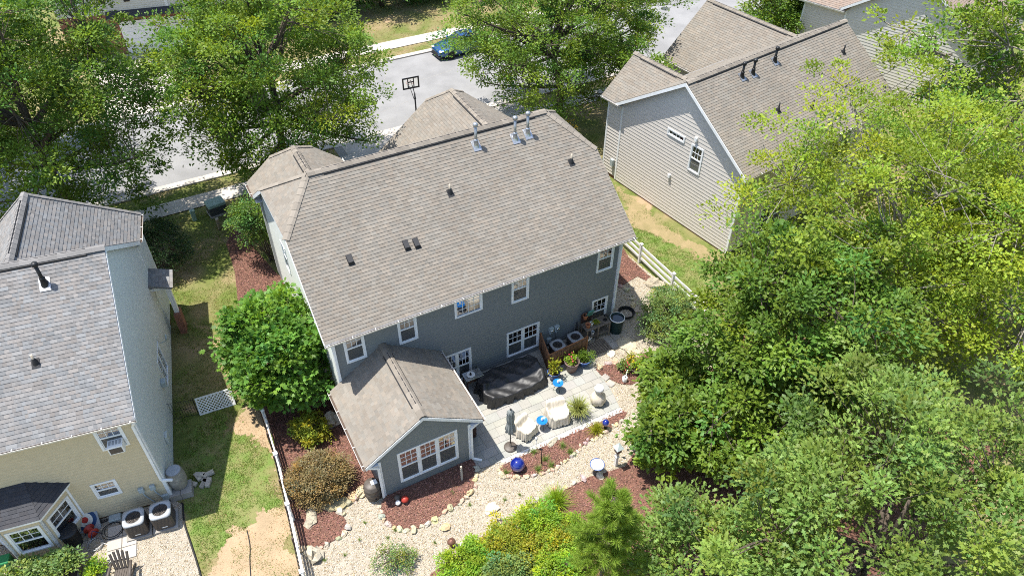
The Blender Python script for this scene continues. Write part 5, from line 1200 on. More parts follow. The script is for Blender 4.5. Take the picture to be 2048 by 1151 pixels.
# pots
def pot(loc, label, r0, r1, h, m, plant, pm, seed, lip=True, z=.045, pl=None, n=900, size=.09, cl=.16, spread=1.3, ph=.4):
    t = thing('plant_pot', label, 'plant pot', (loc[0], loc[1], z)); prof = [(r0, 0), (r0*1.05, .02), ((r0+r1)/2*1.08, h*.5), (r1, h*.9), (r1*1.08, h*.93), (r1*1.08, h), (r1*.93, h), (r1*.9, h-.06)]
    MB().lathe(prof, 22, (0, 0, 0), False).build('pot', m, t, True); MB().lathe([(r1*.93, h-.05), (.01, h-.04)], 18, (0, 0, 0), False).build('soil', 'soil', t)
    rg = np.random.default_rng(seed); k = 26; K = rg.normal(0, 1, (k, 3))*np.array([r1*spread*.5, r1*spread*.5, ph*.3])+np.array([0, 0, h+ph*.45]); ci = rg.integers(0, k, n); C_ = K[ci]+rg.normal(0, cl*.45, (n, 3)); C_[:, 2] = np.maximum(C_[:, 2], h*.75)
    st = MB()
    for c in K: st.tube([(0, 0, h-.06), tuple(c*np.array([.5, .5, 1])*np.array([1, 1, .8])), tuple(c)], [.008, .006, .003], 4, False)
    st.build('stem', 'bark', t)
    D = C_-np.array([0, 0, h]); D = D/(np.linalg.norm(D, axis=1, keepdims=True)+.01)+rg.normal(0, .5, (n, 3)); Nm = rg.normal(0, .5, (n, 3))+np.array([0, 0, 1.])
    leaf_mesh('foliage', C_, D, Nm, rg.uniform(.7, 1.3, n)*size, RHOMB, plant, tints(n, .6, 1.4, .15, rg), t)
    if pm:
        f = MB()
        for _ in range(12): c = K[rg.integers(0, k)]+rg.normal(0, .05, 3); f.ball((c[0], c[1], c[2]+.10), rg.uniform(.02, .035), 6, 4)
        f.build('flowers', pm, t)
    return t
pot((8.97, -1.84), 'blue glazed pot with a tall yellow croton beside the privacy screen', .18, .28, .42, 'blue_glaze', 'leaf_yellow', None, 1, ph=.75, n=380, size=.11, spread=.55)
pot((9.93, -1.81), 'brown glazed pot with red flowers, middle of three by the screen', .22, .33, .58, 'brown_glaze', 'leaf_lime', 'pink', 2, ph=.25, n=260, spread=.6)
pot((10.62, -1.76), 'wide blue bowl pot with a round green bush', .20, .33, .36, 'blue_glaze', 'leaf_broad', None, 3, ph=.34, n=1900, size=.055, spread=.75)
pot((8.82, -4.13), 'grey pot almost hidden by its spiky variegated plant', .17, .24, .34, 'brown_glaze', 'leaf_variegated', None, 4, ph=.2, n=150)
spiky('spider_plant', 'variegated spiky plant spilling over its pot near the covered chairs', (8.82, -4.13), 460, .72, .016, 'leaf_variegated', 140, .36, 1.0)
for i, (q, r_, m, pl, fl_, lb) in enumerate((((11.99, -2.83), .13, 'blue_glaze', 'leaf_shrub', None, 'small dark blue pot beside the driftwood'), ((12.03, -3.09), .12, 'terracotta', 'leaf_shrub', 'pink', 'small terracotta pot right of the dark blue one'),
        ((12.44, -2.82), .18, 'terracotta', 'leaf_yellow', 'yellow', 'terracotta pot with yellow flowers at the back of the group'), ((12.40, -3.32), .20, 'brown_glaze', 'leaf_lime', 'yellow', 'largest pot of the group with yellow blooms'), ((12.78, -3.24), .16, 'terracotta', 'leaf_lime', None, 'terracotta pot at the right end of the group'))):
    pot(q, lb, r_*.75, r_, r_*1.5, m, pl, fl_, 10+i, z=.035, ph=.3, n=300, size=.08)
b = MB(); b.tube([(0, 0, .08), (.35, -.15, .12), (.62, -.55, .10), (.70, -.85, .06)], [.09, .11, .08, .04], 8); b.tube([(.35, -.15, .12), (.75, -.1, .2)], [.06, .02], 6); o = b.build('driftwood', 'wood_grey', None, True); o.location = (*(11.90, -2.68), .03); tag(o, 'weathered driftwood log in front of the small pots', 'driftwood')
wc = thing('watering_can', 'white watering can lying beside the driftwood', 'watering can', (*(11.70, -3.49), .035), R(40)); MB().lathe([(.11, 0), (.12, .02), (.12, .24), (.10, .27), (.06, .28)], 18).build('body', 'white_plastic', wc, True); MB().tube([(.1, 0, .08), (.26, 0, .22), (.38, 0, .34)], [.03, .02, .016], 8).build('spout', 'white_plastic', wc, True); MB().tube([(-.11, 0, .06), (-.22, 0, .14), (-.2, 0, .28), (0, 0, .36), (.06, 0, .28)], .012, 6).build('handle', 'white_plastic', wc, True); MB().lathe([(.055, .283), (.01, .284)], 14, (0, 0, 0), False).build('opening', 'vent_black', wc)  # flat black disc on the closed top paints the unlit inside

# ---- privacy screen round the two condensers
S0, S1, S2 = Vector((9.30, -.06, 0)), Vector((*(8.95, -1.39), 0)), Vector((*(11.06, -1.24), 0))
sc = thing('privacy_screen', 'brown bamboo privacy screen folded round the air conditioners', 'privacy screen', S1)
for a, b_ in ((S0-S1, Vector((0, 0, 0))), (Vector((0, 0, 0)), S2-S1)):
    d = b_-a; L = d.length; u_ = d/L; n_ = int(L/.055)
    for i in range(n_):
        p = a+u_*(i+.5)*L/n_; q = MB(); tn = rnd.uniform(.7, 1.35); q.tint = (tn, tn*rnd.uniform(.93, 1.03), tn*.95); q.tube([p+Vector((0, 0, .05)), p+Vector((0, 0, 1.10))], L/n_*.5, 6); q.build('cane', 'wood_brown', sc, True)
    for z in (.2, .85, 1.11): q = MB(); q.tint = (1.5, 1.3, 1.1); q.beam(a+Vector((0, 0, z)), b_+Vector((0, 0, z)), .05, .03); q.build('rail', 'wood_brown', sc)
for p in (S0-S1, Vector((0, 0, 0)), S2-S1): q = MB(); q.tint = (1.6, 1.4, 1.2); q.box(p.x-.035, p.x+.035, p.y-.035, p.y+.035, 0, 1.15); q.build('post', 'wood_brown', sc)
def condenser(loc, rz, label, group, s=.70, h=.78):
    t = thing('air_conditioner', label, 'air conditioner', (loc[0], loc[1], .06), rz, group); k = s/2
    MB().cbox(-k, k, -k, k, .06, h-.05, .07).build('cabinet', 'ac_brown', t)
    for j in range(9):
        z = .12+j*(h-.24)/9; q = MB(); q.box(-k+.09, k-.09, -k-.008, -k+.004, z, z+.025); q.box(k-.004, k+.008, -k+.09, k-.09, z, z+.025); q.box(-k+.09, k-.09, k-.004, k+.008, z, z+.025); q.build('louver', 'ac_brown', t)
    b = MB(); n = 32; r_ = k*.74; outer = []; ri = []
    for i in range(n):
        a = 2*math.pi*i/n; x, y = rect(k+.015, k+.015)(a); outer.append((x, y, h)); ri.append((r_*math.cos(a), r_*math.sin(a), h+.01))
    o0 = b.av(outer); o1 = b.av(ri); o2 = b.av([(x*.96, y*.96, h-.10) for x, y, z in ri]); o3 = b.av([(x, y, h-.06) for x, y, z in outer])
    for i in range(n): q = (i+1) % n; b.f += [(o0+i, o0+q, o1+q, o1+i), (o1+i, o1+q, o2+q, o2+i), (o3+i, o3+q, o0+q, o0+i)]
    b.build('top_cover', 'ac_grey', t, True)
    gm = MB()
    for rr in (.05, .10, .15, .20, .25): gm.tube([(rr*s/.7*math.cos(a*.2618), rr*s/.7*math.sin(a*.2618), h-.01) for a in range(25)], .006, 4, False)
    for i in range(8): a = i*.785; gm.tube([(0, 0, h-.005), (r_*math.cos(a), r_*math.sin(a), h)], .006, 4, False)
    gm.build('grille', 'black_metal', t)
    fb = MB()
    for i in range(3): a = i*2.094; fb.face([(.03*math.cos(a), .03*math.sin(a), h-.12), (r_*.9*math.cos(a-.35), r_*.9*math.sin(a-.35), h-.16), (r_*.9*math.cos(a+.35), r_*.9*math.sin(a+.35), h-.10)])
    fb.lathe([(.05, h-.16), (.05, h-.08), (.01, h-.07)], 12); fb.build('fan', 'ac_grey', t)
    MB().cbox(-.10, .10, -k-.012, -k-.002, .16, .20, .004).build('badge', 'white_plastic', t); MB().box(-k-.08, k+.08, -k-.08, k+.08, -.06, .05).build('pad', 'concrete_dark', t)
    return t
condenser((9.85, -.66), 0, 'air conditioner at the left inside the bamboo screen', 'condensers behind the screen', .62, .62); condenser((10.85, -.60), 0, 'air conditioner at the right inside the bamboo screen', 'condensers behind the screen', .62, .62)
condenser((-8.55, -1.02), LN_A, 'left air conditioner by the rear wall of the tan house', 'condensers of the tan house', .72, .80); condenser((-7.63, -1.16), LN_A, 'right air conditioner by the corner of the tan house', 'condensers of the tan house', .72, .80)
# ---- potting bench
pb = thing('potting_bench', 'grey wooden potting bench against the rear wall below the window', 'bench', (12.05, -.45, 0))
for i in range(4): MB().cbox(-.68, .68, -.30+i*.15, -.30+i*.15+.14, .84, .875, .006).build('top_plank', 'wood_grey', pb)
for i in range(3): MB().cbox(-.64, .64, -.26+i*.17, -.26+i*.17+.16, .28, .31, .006).build('shelf_plank', 'wood_grey', pb)
for sx in (-1, 0, 1):
    for sy in (-1, 1): MB().box(sx*.62-.035, sx*.62+.035, sy*.26-.035, sy*.26+.035, 0, .838).build('leg', 'wood_grey', pb)
MB().box(-.66, -.05, .26, .29, .88, 1.45).build('backboard', 'wood_dark', pb); MB().box(-.66, -.05, .10, .26, 1.18, 1.21).build('upper_shelf', 'wood_dark', pb)
for i, (x, y, z, m, nm, cat, lb, sh) in enumerate(((-.5, -.1, .88, 'terracotta', 'clay_pot', 'pot', 'clay pot at the left end of the potting bench', 0), (-.28, -.05, .88, 'white_plastic', 'cup', 'cup', 'white cup on the potting bench', 1), (.50, -.05, .88, 'black_metal', 'wire_lantern', 'lantern', 'black lantern at the right end of the potting bench', 2), (-.5, .18, 1.215, 'terracotta', 'clay_pot', 'pot', 'clay pot on the upper shelf of the bench', 0), (-.20, -.1, .315, 'white_plastic', 'jug', 'jug', 'white jug on the lower shelf of the bench', 1))):
    b = MB()
    if sh == 2:
        b.lathe([(.09, 0), (.09, .03)], 14); b.lathe([(.09, .28), (.10, .30), (.05, .36), (.01, .38)], 14)
        for k in range(6): a = k*1.047; b.tube([(.085*math.cos(a), .085*math.sin(a), .03), (.085*math.cos(a), .085*math.sin(a), .28)], .006, 4)
    else: s_ = 1.2 if sh == 0 else .9; b.lathe([(.07*s_, 0), (.10*s_, .16*s_), (.11*s_, .17*s_), (.11*s_, .2*s_), (.09*s_, .2*s_), (.08*s_, .05)], 14, cap=False)
    o = b.build(nm, m, None, True); o.location = (12.05+x, -.45+y, z); tag(o, lb, cat)
t = tree('potted_flower', 'yellow flowers standing on the potting bench', 'flowers', (11.98, -.55), (0, 0, 1.0), (.14, .12, .1), 12, 160, .08, RHOMB, 'leaf_yellow', 150, .01, clr=.08, stems=3, low=-.2, twig=.004)
b = MB(); b.M = Matrix.Translation((11.75, -.30, 1.40)) @ Matrix.Rotation(R(20), 4, 'X'); b.cbox(-.16, .16, -.04, .04, -.05, .38, .02); o = b.build('seed_tray', 'teal_plastic', None); tag(o, 'teal plastic tray propped up behind the potting bench', 'tray')
b = MB(); b.tube([(0, 0, 0), (.04, .0, .5), (.02, 0, 1.1)], [.05, .07, .03], 8); o = b.build('black_bag', 'black_plastic', None, True); o.location = (11.15, -.18, 0); tag(o, 'black bag standing left of the potting bench', 'bag')
# duckboard and dark pavers in front of the bench
dk = thing('duckboard', 'weathered slatted wooden duckboard on the gravel by the bench', 'duckboard', (*(11.84, -1.19), .012), R(2))
for i in range(8): MB().cbox(-.50+i*.125, -.50+i*.125+.10, -.38, .38, .02, .05, .006).build('slat', 'wood_grey', dk)
for i in (-1, 1): MB().box(-.5, .5, i*.28-.03, i*.28+.03, 0, .02).build('batten', 'wood_grey', dk)
for i in range(4):
    x, y = (12.71, -1.20); o = MB().cbox(-.19, .19, -.19, .19, 0, .045, .01).build('concrete_paver', 'concrete_dark', None); o.location = (x+(i % 2)*.40-.2, y+(i//2)*.40-.2, .012); tag(o, 'grey square paver of the four beside the rain barrel, %s' % ('front left', 'front right', 'rear left', 'rear right')[i], 'paver', 'pavers beside the rain barrel')
for i, q in enumerate(((11.06, -2.91), (11.05, -3.34))):
    o = MB().cbox(-.16, .16, -.16, .16, 0, .04, .01).build('concrete_paver', 'concrete_dark', None); o.location = (*q, .02); o.rotation_euler = (0, 0, .3); tag(o, ('upper', 'lower')[i]+' of two square pavers at the right patio edge', 'paver', 'pavers at the patio edge')
sf = thing('starfish_ornament', 'white star shaped ornament standing at the end of the bamboo screen', 'ornament', (*(11.44, -0.90), .45))
b = MB()
for k in range(5): a = k*1.257+.3; b.tube([(0, 0, 0), (.18*math.cos(a), 0, .18*math.sin(a))], [.035, .008], 6)
b.build('star', 'white_plastic', sf, True); MB().tube([(0, 0, -.44), (0, 0, 0)], .008, 6).build('stake', 'black_metal', sf)
# ---- barrels
rbn = thing('rain_barrel', 'dark green open rain barrel under the right downspout', 'rain barrel', (*(13.12, -0.67), 0))
MB().lathe([(.26, 0), (.28, .03), (.33, .86), (.345, .88), (.345, .93), (.315, .93), (.30, .80)], 28, cap=False).build('drum', 'green_bin', rbn, True); MB().lathe([(.345, .90), (.362, .905), (.362, .94), (.335, .945)], 28, cap=False).build('rim', 'white_plastic', rbn, True); MB().lathe([(.31, .86), (.01, .86)], 24, cap=False).build('water', 'car_glass', rbn)
b = MB(); 
for k in range(4): b.tube([((.34+.02*k)*math.cos(a*.2618), (.34+.02*k)*math.sin(a*.2618), .03+.045*k) for a in range(25)], .026, 6, False)
o = b.build('hose_coil', 'rubber', None, True); o.location = (*(14.24, 0.07), 0); tag(o, 'black hose coiled on the gravel behind the rain barrel', 'hose')
br = thing('rain_barrel', 'brown ribbed rain barrel at the left corner of the sunroom', 'rain barrel', (*(-0.31, -3.80), .02))
MB().lathe([(.24, 0), (.28, .05), (.30, .18), (.315, .20), (.30, .22), (.33, .42), (.345, .44), (.33, .46), (.32, .66), (.335, .68), (.32, .70), (.29, .84), (.25, .88), (.01, .89)], 28).build('drum', 'brown_barrel', br, True); MB().cbox(-.02, .22, -.10, .10, .88, .92, .01).build('mesh_lid', 'white_plastic', br); MB().lathe([(.03, 0), (.03, .08)], 10, (0, -.32, .18)).build('spigot', 'black_metal', br)
bl = thing('rain_barrel', 'stone coloured rain barrel on a block stand at the tan house', 'rain barrel', (-6.83, 0.02, 0.35))
MB().lathe([(.27, 0), (.29, .04), (.35, .35), (.355, .55), (.31, .86), (.29, .90), (.30, .92), (.27, .95), (.01, .93)], 28).build('drum', 'stone_barrel', bl, True); MB().lathe([(.26, .955), (.2, .96), (.01, .95)], 24, cap=False).build('lid', 'ac_grey', bl, True)
bs = thing('block_stand', 'stack of concrete blocks under the stone coloured barrel', 'block stand', (*(-6.85, -0.15), 0), LN_A)
for i in range(2):
    for j in range(2): MB().cbox(-.42+j*.42, -.42+j*.42+.41, -.30+i*.31, -.30+i*.31+.30, 0, .345, .01).build('block', 'concrete_dark', bs)
ps = thing('stone_pile', 'grey edging blocks heaped beside the barrel stand', 'stones', (*(-6.22, 0.04), 0))
for k in range(7): q = MB(); q.tint = (.75+.4*rnd.random(),)*3; q.M = Matrix.Translation((rnd.uniform(-.3, .5), rnd.uniform(-.3, .3), .06+.04*(k % 3))) @ Matrix.Rotation(rnd.uniform(0, 3), 4, 'Z'); q.cbox(-.2, .2, -.09, .09, -.06, .06, .01); q.build('block', 'stone', ps)

# ---- cabinets by the sunroom
gc = thing('grill_cabinet', 'dark cabinet with steel top against the sunroom side', 'cabinet', (4.18, -2.55, .045))
MB().cbox(-.28, .28, -.62, .62, .08, .84, .012).build('body', 'wood_dark', gc); MB().cbox(-.31, .31, -.66, .66, .842, .88, .01).build('top', 'stainless', gc)
for sy in (-1, 1):
    d = MB().cbox(.282, .30, sy*.31-.29, sy*.31+.29, .12, .80, .006).build('door', 'wood_dark', gc); MB().tube([(.325, sy*.31-.12, .70), (.325, sy*.31+.12, .70)], .010, 6).build('handle', 'stainless', d)
for sx in (-1, 1):
    for sy in (-1, 1): MB().box(sx*.24-.025, sx*.24+.025, sy*.56-.025, sy*.56+.025, 0, .08).build('leg', 'black_metal', gc)
bt = thing('console_table', 'dark red console table with glass top beside the patio door', 'table', (5.55, -.62, .045))
MB().cbox(-.42, .42, -.26, .26, .78, .815, .008).build('table_top', 'stainless', bt); MB().cbox(-.36, .36, -.21, .21, .58, .775, .008).build('apron', 'wood_dark', bt)
for sx in (-1, 1):
    for sy in (-1, 1): MB().box(sx*.36-.03, sx*.36+.03, sy*.2-.03, sy*.2+.03, 0, .58).build('leg', 'wood_dark', bt)
b = MB().lathe([(.05, 0), (.14, .02), (.19, .045), (.18, .05), (.05, .02)], 22); o = b.build('serving_dish', 'white_plastic', None, True); o.location = (5.45, -.62, .862); tag(o, 'white round dish on the console table', 'dish')
b = MB().lathe([(.04, 0), (.055, .03), (.03, .09), (.035, .13), (.01, .16)], 12); o = b.build('candle_holder', 'black_metal', None, True); o.location = (5.45, -.62, .885); tag(o, 'dark candle holder in the white dish', 'candle holder')
b = MB().lathe([(.045, 0), (.045, .20), (.016, .27), (.016, .33)], 12); o = b.build('bottle', 'car_glass', None, True); o.location = (5.80, -.48, .862); tag(o, 'dark bottle at the back of the console table', 'bottle')
# ---- garden ornaments
b = MB().ball((0, 0, .30), .30, 28, 18); o = b.build('gazing_ball', 'blue_glass', None, True); o.location = (*(5.23, -5.33), .03); tag(o, 'large shiny cobalt blue ball in the patio bed', 'gazing ball')
gb = thing('gazing_ball', 'small shiny blue ball on a stand near the feathery plant', 'gazing ball', (*(9.45, -5.31), .03)); MB().ball((0, 0, .42), .15, 20, 12).build('ball', 'blue_glass', gb, True); MB().lathe([(.12, 0), (.06, .06), (.04, .2), (.10, .28)], 14).build('stand', 'black_metal', gb, True)
lp = thing('lantern_post', 'grey birdhouse lantern on a white post at the gravel path', 'lantern post', (*(8.83, -7.03), 0))
MB().box(-.055, .055, -.055, .055, 0, .95).build('post', 'white_paint', lp); hh = MB(); hh.cbox(-.11, .11, -.11, .11, .95, 1.22, .01); hb = hh.build('box', 'brown_glaze', lp)
r_ = MB(); k = r_.av([(-.17, -.17, 1.22), (.17, -.17, 1.22), (.17, .17, 1.22), (-.17, .17, 1.22), (0, 0, 1.40)]); r_.f += [(k, k+1, k+4), (k+1, k+2, k+4), (k+2, k+3, k+4), (k+3, k, k+4), (k+3, k+2, k+1, k)]; r_.build('roof', 'meter_grey', lp); MB().box(-.075, .075, -.075, .075, .60, .66).build('bracket', 'trim_white', lp)
bb = thing('bird_bath', 'white bird bath bowl on a dark pedestal beside the path', 'bird bath', (*(7.94, -6.96), 0))
MB().lathe([(.16, 0), (.15, .05), (.07, .10), (.06, .42), (.10, .48)], 18).build('pedestal', 'brown_barrel', bb, True); MB().lathe([(.10, .47), (.22, .50), (.29, .58), (.30, .60), (.275, .60), (.20, .54), (.01, .525)], 28, cap=False).build('bowl', 'blue_glaze', bb, True); MB().lathe([(.265, .592), (.20, .547), (.01, .532)], 26, cap=False).build('lining', 'white_plastic', bb, True)
b = MB(); b.tube([(0, 0, 0), (-.02, 0, .6), (-.04, 0, 1.1)], [.03, .02, .012], 6); o = b.build('garden_stake', 'black_metal', None, True); o.location = (*(6.18, -5.62), .03); tag(o, 'black iron stake in the bed beside the patio', 'stake')
b = MB(); b.tube([(0, 0, 0), (0, 0, .62)], [.018, .018], 8); b.lathe([(.018, .60), (.05, .64), (.06, .74), (.02, .80), (.005, .81)], 12); o = b.build('garden_light', 'white_plastic', None, True); o.location = (*(6.37, -4.83), .03); tag(o, 'white garden light on a thin stem at the patio corner', 'garden light')
b = MB(); n = 20
for j in range(24):
    a = j*.5; z = j*.04; b.av([(.05*math.cos(a+k*1.571)*(1), .05*math.sin(a+k*1.571), z) for k in range(4)])
    if j:
        for k in range(4): q = (k+1) % 4; b.f.append(((j-1)*4+k, (j-1)*4+q, j*4+q, j*4+k))
b.f.append(tuple(23*4+k for k in range(4))); o = b.build('twisted_post', 'twist_post', None); o.location = (*(3.03, -4.75), .03); tag(o, 'twisted wooden post in the mulch before the sunroom', 'post')
for q, c1, lb, s_ in (((0.67, -4.62), 'red_plastic', 'red capped toadstool ornament in the sunroom bed', 1.0), ((0.45, -4.40), 'brown_barrel', 'dark capped toadstool ornament in the sunroom bed', .85), ((0.39, -4.60), 'white_plastic', 'small white toadstool in the sunroom bed', .7)):
    t = thing('toadstool', lb, 'ornament', (*q, .04)); MB().lathe([(.06*s_, 0), (.05*s_, .14*s_), (.04*s_, .18*s_)], 12).build('stalk', 'white_plastic', t, True); MB().lathe([(.15*s_, .16*s_), (.155*s_, .19*s_), (.12*s_, .27*s_), (.06*s_, .31*s_), (.01, .32*s_)], 18).build('cap', c1, t, True)
t = thing('path_lamp', 'bronze mushroom path lamp standing in the gravel', 'lamp', (*(1.48, -7.16), .01)); MB().lathe([(.10, 0), (.09, .03), (.05, .05), (.05, .34)], 14).build('stem', 'copper', t, True); MB().lathe([(.14, .33), (.16, .36), (.12, .44), (.03, .48), (.01, .49)], 18).build('shade', 'copper', t, True)
b = MB(); b.box(-.05, .05, -.05, .05, 0, .62); b.M = Matrix.Translation((0, 0, .62)); k = b.av([(-.06, -.06, 0), (.06, -.06, 0), (.06, .06, 0), (-.06, .06, 0), (0, 0, .06)]); b.f += [(k, k+1, k+4), (k+1, k+2, k+4), (k+2, k+3, k+4), (k+3, k, k+4)]; o = b.build('marker_post', 'white_paint', None); o.location = (*(1.76, -7.52), 0); o.rotation_euler = (0, R(-6), 0); tag(o, 'short white marker post beside the bronze path lamp', 'post')

# ---- yard of the tan house
for i in range(6):
    x, y = (-9.21, -1.23); c, s_ = math.cos(LN_A), math.sin(LN_A); lx, ly = (i % 2)*.52-.26, (i//2)*.52-.55
    o = MB().cbox(-.25, .25, -.25, .25, 0, .045, .01).build('stepping_slab', 'concrete', None); o.location = (x+lx*c-ly*s_, y+lx*s_+ly*c, .012); o.rotation_euler = (0, 0, LN_A); tag(o, 'square concrete slab of the pad in the left gravel, %s' % ('front left', 'front right', 'middle left', 'middle right', 'rear left', 'rear right')[i], 'paver', 'slabs of the left gravel yard')
def adirondack(loc, rz, label):
    t = thing('adirondack_chair', label, 'chair', (*loc, .02), rz)
    for i in range(6): x = -.24+i*.082; MB().cbox(x, x+.072, -.30, .26, .33, .352, .004).build('seat_slat', 'ac_brown', t).rotation_euler = (R(-9), 0, 0)
    for i in range(5):
        x = (i-2)*.105; hgt = .82-.05*abs(i-2)**1.3; q = MB(); q.M = Matrix.Translation((x, .24, .30)) @ Matrix.Rotation(R(-24), 4, 'X') @ Matrix.Rotation(R((i-2)*3), 4, 'Y'); q.cbox(-.045, .045, -.012, .012, 0, hgt, .02); q.build('back_slat', 'ac_brown', t)
    q = MB(); q.M = Matrix.Translation((0, .40, .62)); q.box(-.27, .27, .0, .03, -.03, .03); q.build('back_rail', 'ac_brown', t)
    for sx in (-1, 1):
        q = MB(); q.tube([(sx*.33, .35, .56), (sx*.36, 0, .57), (sx*.38, -.36, .56)], [.045, .055, .06], 8); q.build('arm', 'ac_brown', t, True); MB().box(sx*.34-.03, sx*.34+.03, -.34, -.26, 0, .55).build('leg', 'ac_brown', t); q = MB(); q.beam((sx*.29, -.30, .30), (sx*.29, .55, .02), .04, .10); q.build('leg', 'ac_brown', t)
adirondack((-9.33, -2.83), R(-6)+LN_A, 'brown slatted garden chair at the bottom edge of the left gravel')
tg = thing('archery_target', 'round blue, white and red target board leaning on the tan wall', 'target', LW(-3.05, -.40)+(.0,), LN_A)
M_ = Matrix.Rotation(R(-35), 4, 'X')
q = MB(); q.M = M_; q.cbox(-.46, .46, -.03, .03, 0, .92, .02); q.build('board', 'ac_grey', tg)
for r_, m, d in ((.40, 'target_blue', .040), (.27, 'target_white', .046), (.12, 'target_red', .052)):
    q = MB(); q.M = M_ @ Matrix.Translation((0, 0, .47)) @ Matrix.Rotation(R(90), 4, 'X'); q.lathe([(r_, 0), (r_, d), (.005, d)], 28); q.build('ring', m, tg)
bn = thing('trash_can', 'black trash can beside the bay window of the tan house', 'trash can', (-10.73, -0.49), LN_A); MB().lathe([(.25, 0), (.26, .03), (.31, .80), (.33, .82)], 22).build('bin', 'black_plastic', bn, True); MB().lathe([(.335, .82), (.34, .86), (.26, .90), (.05, .92), (.01, .92)], 22).build('lid', 'black_plastic', bn, True)
for sx in (-1, 1): MB().tube([(sx*.33, -.08, .7), (sx*.38, 0, .72), (sx*.33, .08, .7)], .014, 6).build('handle', 'black_plastic', bn, True)
hr = thing('hose_reel', 'red and blue hose reel on the gravel beside the trash can', 'hose reel', (-10.12, -0.42), R(25)); MB().lathe([(.20, -.16), (.20, -.14), (.10, -.13), (.10, .13), (.20, .14), (.20, .16)], 20).build('drum', 'red_plastic', hr, True); hr.children[0].matrix_local = Matrix.Translation((0, 0, .26)) @ Matrix.Rotation(R(90), 4, 'X')
for sy in (-1, 1): MB().tube([(-.22, sy*.2, 0), (0, sy*.2, .45), (.22, sy*.2, 0)], .018, 6).build('frame', 'target_blue', hr, True)
def coil(loc, r_, n, m, lb, w=.012):
    b = MB(); pts = []
    for i in range(n*16): a = i*.3927; rr = r_*(1+.12*math.sin(i*.17)); pts.append((rr*math.cos(a)+.05*math.sin(i*.05), rr*math.sin(a), .02+.018*(i/16) % .09+.02))
    pts += [(pts[-1][0]+.2, pts[-1][1]-.2, .02), (pts[-1][0]+.7, pts[-1][1]-.1, .02)]; b.tube(pts, w, 6); o = b.build('garden_hose', m, None, True); o.location = (loc[0], loc[1], .012); tag(o, lb, 'hose')
coil((-9.69, 0.18), .26, 3, 'rubber', 'black garden hose coiled against the tan wall'); coil((-10.12, -0.92), .26, 3, 'galvanised', 'grey garden hose coiled beside the hose reel'); coil((-9.48, -0.62), .34, 2, 'rubber', 'black hose looped over the concrete slabs')
o = MB().cbox(-.22, .22, -.14, .14, 0, .16, .03).build('utility_cover', 'meter_grey', None); o.location = (*(-9.30, -0.13), .012); o.rotation_euler = (0, 0, LN_A); tag(o, 'small grey plastic box on the gravel by the tan wall', 'utility box')
pl = thing('raised_planter', 'low timber edged planter in front of the bay window', 'planter', LW(-4.35, -1.95)+(0,), LN_A)
for x0, x1, y0, y1 in ((-1.2, 1.2, -.62, -.52), (-1.2, 1.2, .52, .62), (-1.2, -1.1, -.52, .52), (1.1, 1.2, -.52, .52)): MB().cbox(x0, x1, y0, y1, 0, .22, .015).build('timber', 'wood_grey', pl)
MB().box(-1.1, 1.1, -.52, .52, 0, .17).build('soil', 'soil', pl)
for i in range(5): tree('hydrangea', 'pale green leafy plant in the raised planter, %s' % ('at the left end', 'second from the left', 'in the middle', 'second from the right', 'at the right end')[i], 'plant', LW(-5.3+i*.48, -1.95+.12*(i % 2)), (0, 0, .62), (.42, .45, .36), 40, 900, .13, RHOMB, 'leaf_shrub', 160+i, .03, group='plants in the raised planter', clr=.22, stems=4, upn=1.4)
tree('small_bush', 'small light green bush left of the garden chair', 'shrub', (-10.16, -2.11), (0, 0, .25), (.35, .3, .25), 30, 700, .10, RHOMB, 'leaf_lime', 166, .02, clr=.18, stems=4)
o = MB().cbox(-.25, .25, -.2, .2, 0, .45, .03).build('storage_bin', 'bright_green', None); o.location = (*(-13.01, -0.28), 0); o.rotation_euler = (0, 0, LN_A); tag(o, 'green plastic bin at the left edge beside the planter', 'bin')
b = MB(); L = smooth_line([LW(.25, -.3), (-6.95, -0.72), (-7.04, -1.54), (-6.97, -2.78), (-6.92, -3.97), (-6.95, -5.66)], 6); b.tube([(p[0], p[1], .03) for p in L], .035, 6); o = b.build('lawn_edging', 'rubber', None, True); tag(o, 'black plastic edging between the left gravel and the lawn', 'edging')
b = MB(); L = smooth_line([(-5.03, -2.94), (-5.08, -3.61), (-5.23, -4.20), (-5.38, -4.98)], 5); b.tube([(p[0], p[1], .015) for p in L], .02, 6); o = b.build('drain_hose', 'rubber', None, True); tag(o, 'thin black hose lying across the bare lawn patch', 'hose')
wa = thing('window_air_conditioner', 'white window air conditioner in the upper window of the tan house', 'air conditioner', LW(-.80, -.03)+(3.82,), LN_A); MB().cbox(-.25, .25, -.34, .10, 0, .36, .015).build('case', 'white_plastic', wa); MB().box(-.20, .20, -.352, -.342, .04, .30).build('grille', 'ac_brown', wa)
for i in range(4): MB().box(-.20+i*.11, -.20+i*.11+.07, -.22, -.02, .362, .366).build('vent_slot', 'ac_grey', wa)
ant = thing('satellite_dish', 'small grey dish on the side wall of the tan house', 'dish', LW(.05, 6.9)+(1.9,), LN_A); MB().tube([(-.03, 0, 0), (.25, 0, .05), (.3, 0, .2)], .02, 6).build('arm', 'meter_grey', ant); MB().ball((.32, 0, .25), (.06, .16, .14), 14, 8).build('reflector', 'meter_grey', ant, True)

